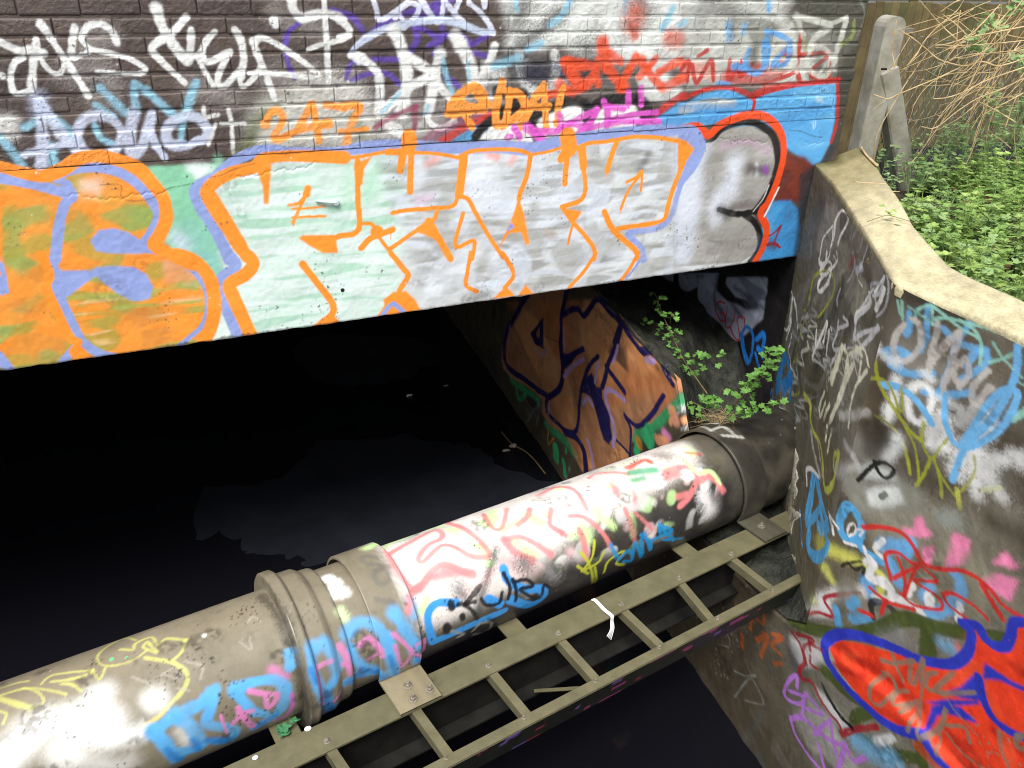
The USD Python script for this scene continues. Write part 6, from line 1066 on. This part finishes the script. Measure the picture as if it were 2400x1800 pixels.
for i in range(64):
    x0, y0 = gc.uniform(2240, 2440), gc.uniform(0, 260); an_ = gc.normal(2.45, .45); L = gc.uniform(60, 190); Yp = PY - .2 - .5 * gc.random(); bend = gc.normal(0, .35)
    c = [(x0 + math.cos(an_ + bend * t) * L * t, y0 + math.sin(an_ + bend * t) * L * t) for t in np.linspace(0, 1, 5)]
    q = np.array([hit(a_, b_, [0, 1, 0], Yp - .1 * j / 4) for j, (a_, b_) in enumerate(c)]); obj('cane', tube(curve(q, 16), np.linspace(.0028, .0011, 16) * (.8 + .5 * gc.random()), 4), M_DRY, bush)
for cx, n_ in (('1200,400', 9), ('1180,340', 5), ('1230,470', 5), ('1330,240', 6), ('1290,200', 4), ('1450,240', 6), ('1400,180', 4), ('1580,60', 7), ('1640,30', 6), ('1550,110', 4), ('1640,600', 10), ('1600,640', 6), ('1659,540', 5), ('1420,300', 3)):
    for k in range(n_):
        px = P_('V1', cx)[0] + gc.normal(size=2) * 9; p = hit(px[0], px[1], [0, 1, 0], PY - .55 + .05 * gc.normal()); lv, lf = LEAVES[gc.integers(6)]
        obj('leaf', (orient(lv * .062 * (.6 + .6 * gc.random()), p, [gc.normal(), gc.normal() - .5, .5 * gc.normal()], [.4 * gc.normal(), -.5 + .4 * gc.normal(), 1.0]), lf), M_LEAF2, bush, smooth=False)
# twigs, sprig and litter
def on_cop(x_, y_, up_=0.0):
    P = hit(x_, y_, [0, 0, 1], -1.15 + up_) if y_ < 480 else hit(x_, y_, [0, 0, 1], -1.118 + up_); return P
q = np.array([on_cop(*p, up_=.012) for p in P_('V2', '75,-20 130,60 180,110 235,160')]); tag(obj('stick', tube(curve(q, 14), np.linspace(.006, .009, 14), 6), M_DRY), 'short thick broken stick lying across the far end of the coping', 'stick')
q = np.array([on_cop(*p, up_=.008) for p in P_('V2', '20,318 160,328 315,338')]); tag(obj('stick', tube(curve(q, 12), .0038, 5), M_DRY), 'thin straight dry twig lying crosswise on the coping', 'stick')
q = np.array([on_cop(*p, up_=.006) for p in P_('V2', '220,405 330,408 450,412')]); tag(obj('stick', tube(curve(q, 12), .0024, 5), M_DRY), 'very thin pale straw on the coping in front of the crosswise twig', 'stick')
sp = thing('coping_sprig', 'small green sprig creeping onto the pale coping', 'plant', on_cop(2140, 525)); q = np.array([on_cop(*p, up_=.012) for p in P_('V2', '600,715 520,690 450,670 380,650 330,640 260,660 130,705')]); obj('stem', tube(curve(q, 30), .0016, 4), M_TWIG, sp)
for px, z_ in (('370,610', .05), ('330,615', .04), ('395,600', .05), ('350,630', .03), ('300,545', .07), ('450,690', .02), ('440,685', .02)):
    p = on_cop(*P_('V2', px)[0], up_=z_ * .5 + .01); lv, lf = LEAVES[gc.integers(6)]; obj('leaf', (orient(lv * .036, p, [gc.normal(), gc.normal(), .1], [.2, -.3, 1]), lf), M_CLEAVER, sp, smooth=False)
def on_water(x_, y_): return hit(x_, y_, [0, 0, 1], WATER_Z + .004)
def flake(px, w_, h_, label, cat, m):
    p = on_water(*px); g = np.random.default_rng(int(px[0])); k = 9; an_ = np.linspace(0, 2 * np.pi, k, endpoint=False); rr = 1 + .25 * g.normal(size=k)
    top = np.stack([np.cos(an_) * w_ * rr, np.sin(an_) * h_ * rr, .012 + .006 * g.normal(size=k)], 1) + p; bot = top - [0, 0, .012]; v = np.vstack([top, bot, [p + [0, 0, .018]]])
    f = [[i, (i + 1) % k, 2 * k] for i in range(k)] + [[i, k + i, (i + 1) % k] for i in range(k)] + [[(i + 1) % k, k + i, k + (i + 1) % k] for i in range(k)]; tag(obj('litter', (v, np.array(f)), m, smooth=False), label, cat)
flake((958, 928), .024, .018, 'small white scrap floating alone on the dark water', 'litter', M_CORD); flake((1185, 1058), .03, .02, 'brown scrap floating beside the sunken branch', 'litter', M_LITTER)
flake((1202, 1046), .03, .02, 'pale scrap floating just above the brown one', 'litter', M_LITTER); flake((1045, 906), .025, .012, 'thin dull leaf floating right of the white scrap', 'litter', M_LITTER)
q = np.array([on_water(*p) for p in ((1175, 1012), (1200, 1040), (1228, 1056), (1250, 1075), (1278, 1110))]); tag(obj('sunken_branch', tube(curve(q, 20), .007, 5), M_TWIG), 'thin branch drifting in the water near the abutment', 'branch')
s_, n__ = at_rail(667, 1720); tag(obj('green_scrap', join(*[(orient(LEAVES[i][0] * .05, frame_pt(s_ + .02 * (i - 1), n__ - .01 * i, -.140 + .004 + .006 * i), [math.cos(i * 2), math.sin(i * 2), 0], [.2 * (i - 1), .2, 1]), LEAVES[i][1]) for i in range(4)]), M_GREENRAG, smooth=False), 'dark green rag on the cross plate left of the pipe collar', 'rag')
for p_, r_, lb in (((722, 1713), .012, 'pale pebble on the wide rail near the green rag'), ((599, 1781), .010, 'white drop shaped pebble near the lower end of the wide rail')):
    s_, n__ = at_rail(*p_); c_ = frame_pt(s_, n__, -.140 + r_ * .5); mm = m3.Manifold.sphere(1.0, 12).to_mesh(); v = np.array(mm.vert_properties)[:, :3] * [r_ * 1.3, r_, r_ * .7] + c_; tag(obj('pebble', (v, np.array(mm.tri_verts)), M_CORD), lb, 'pebble')
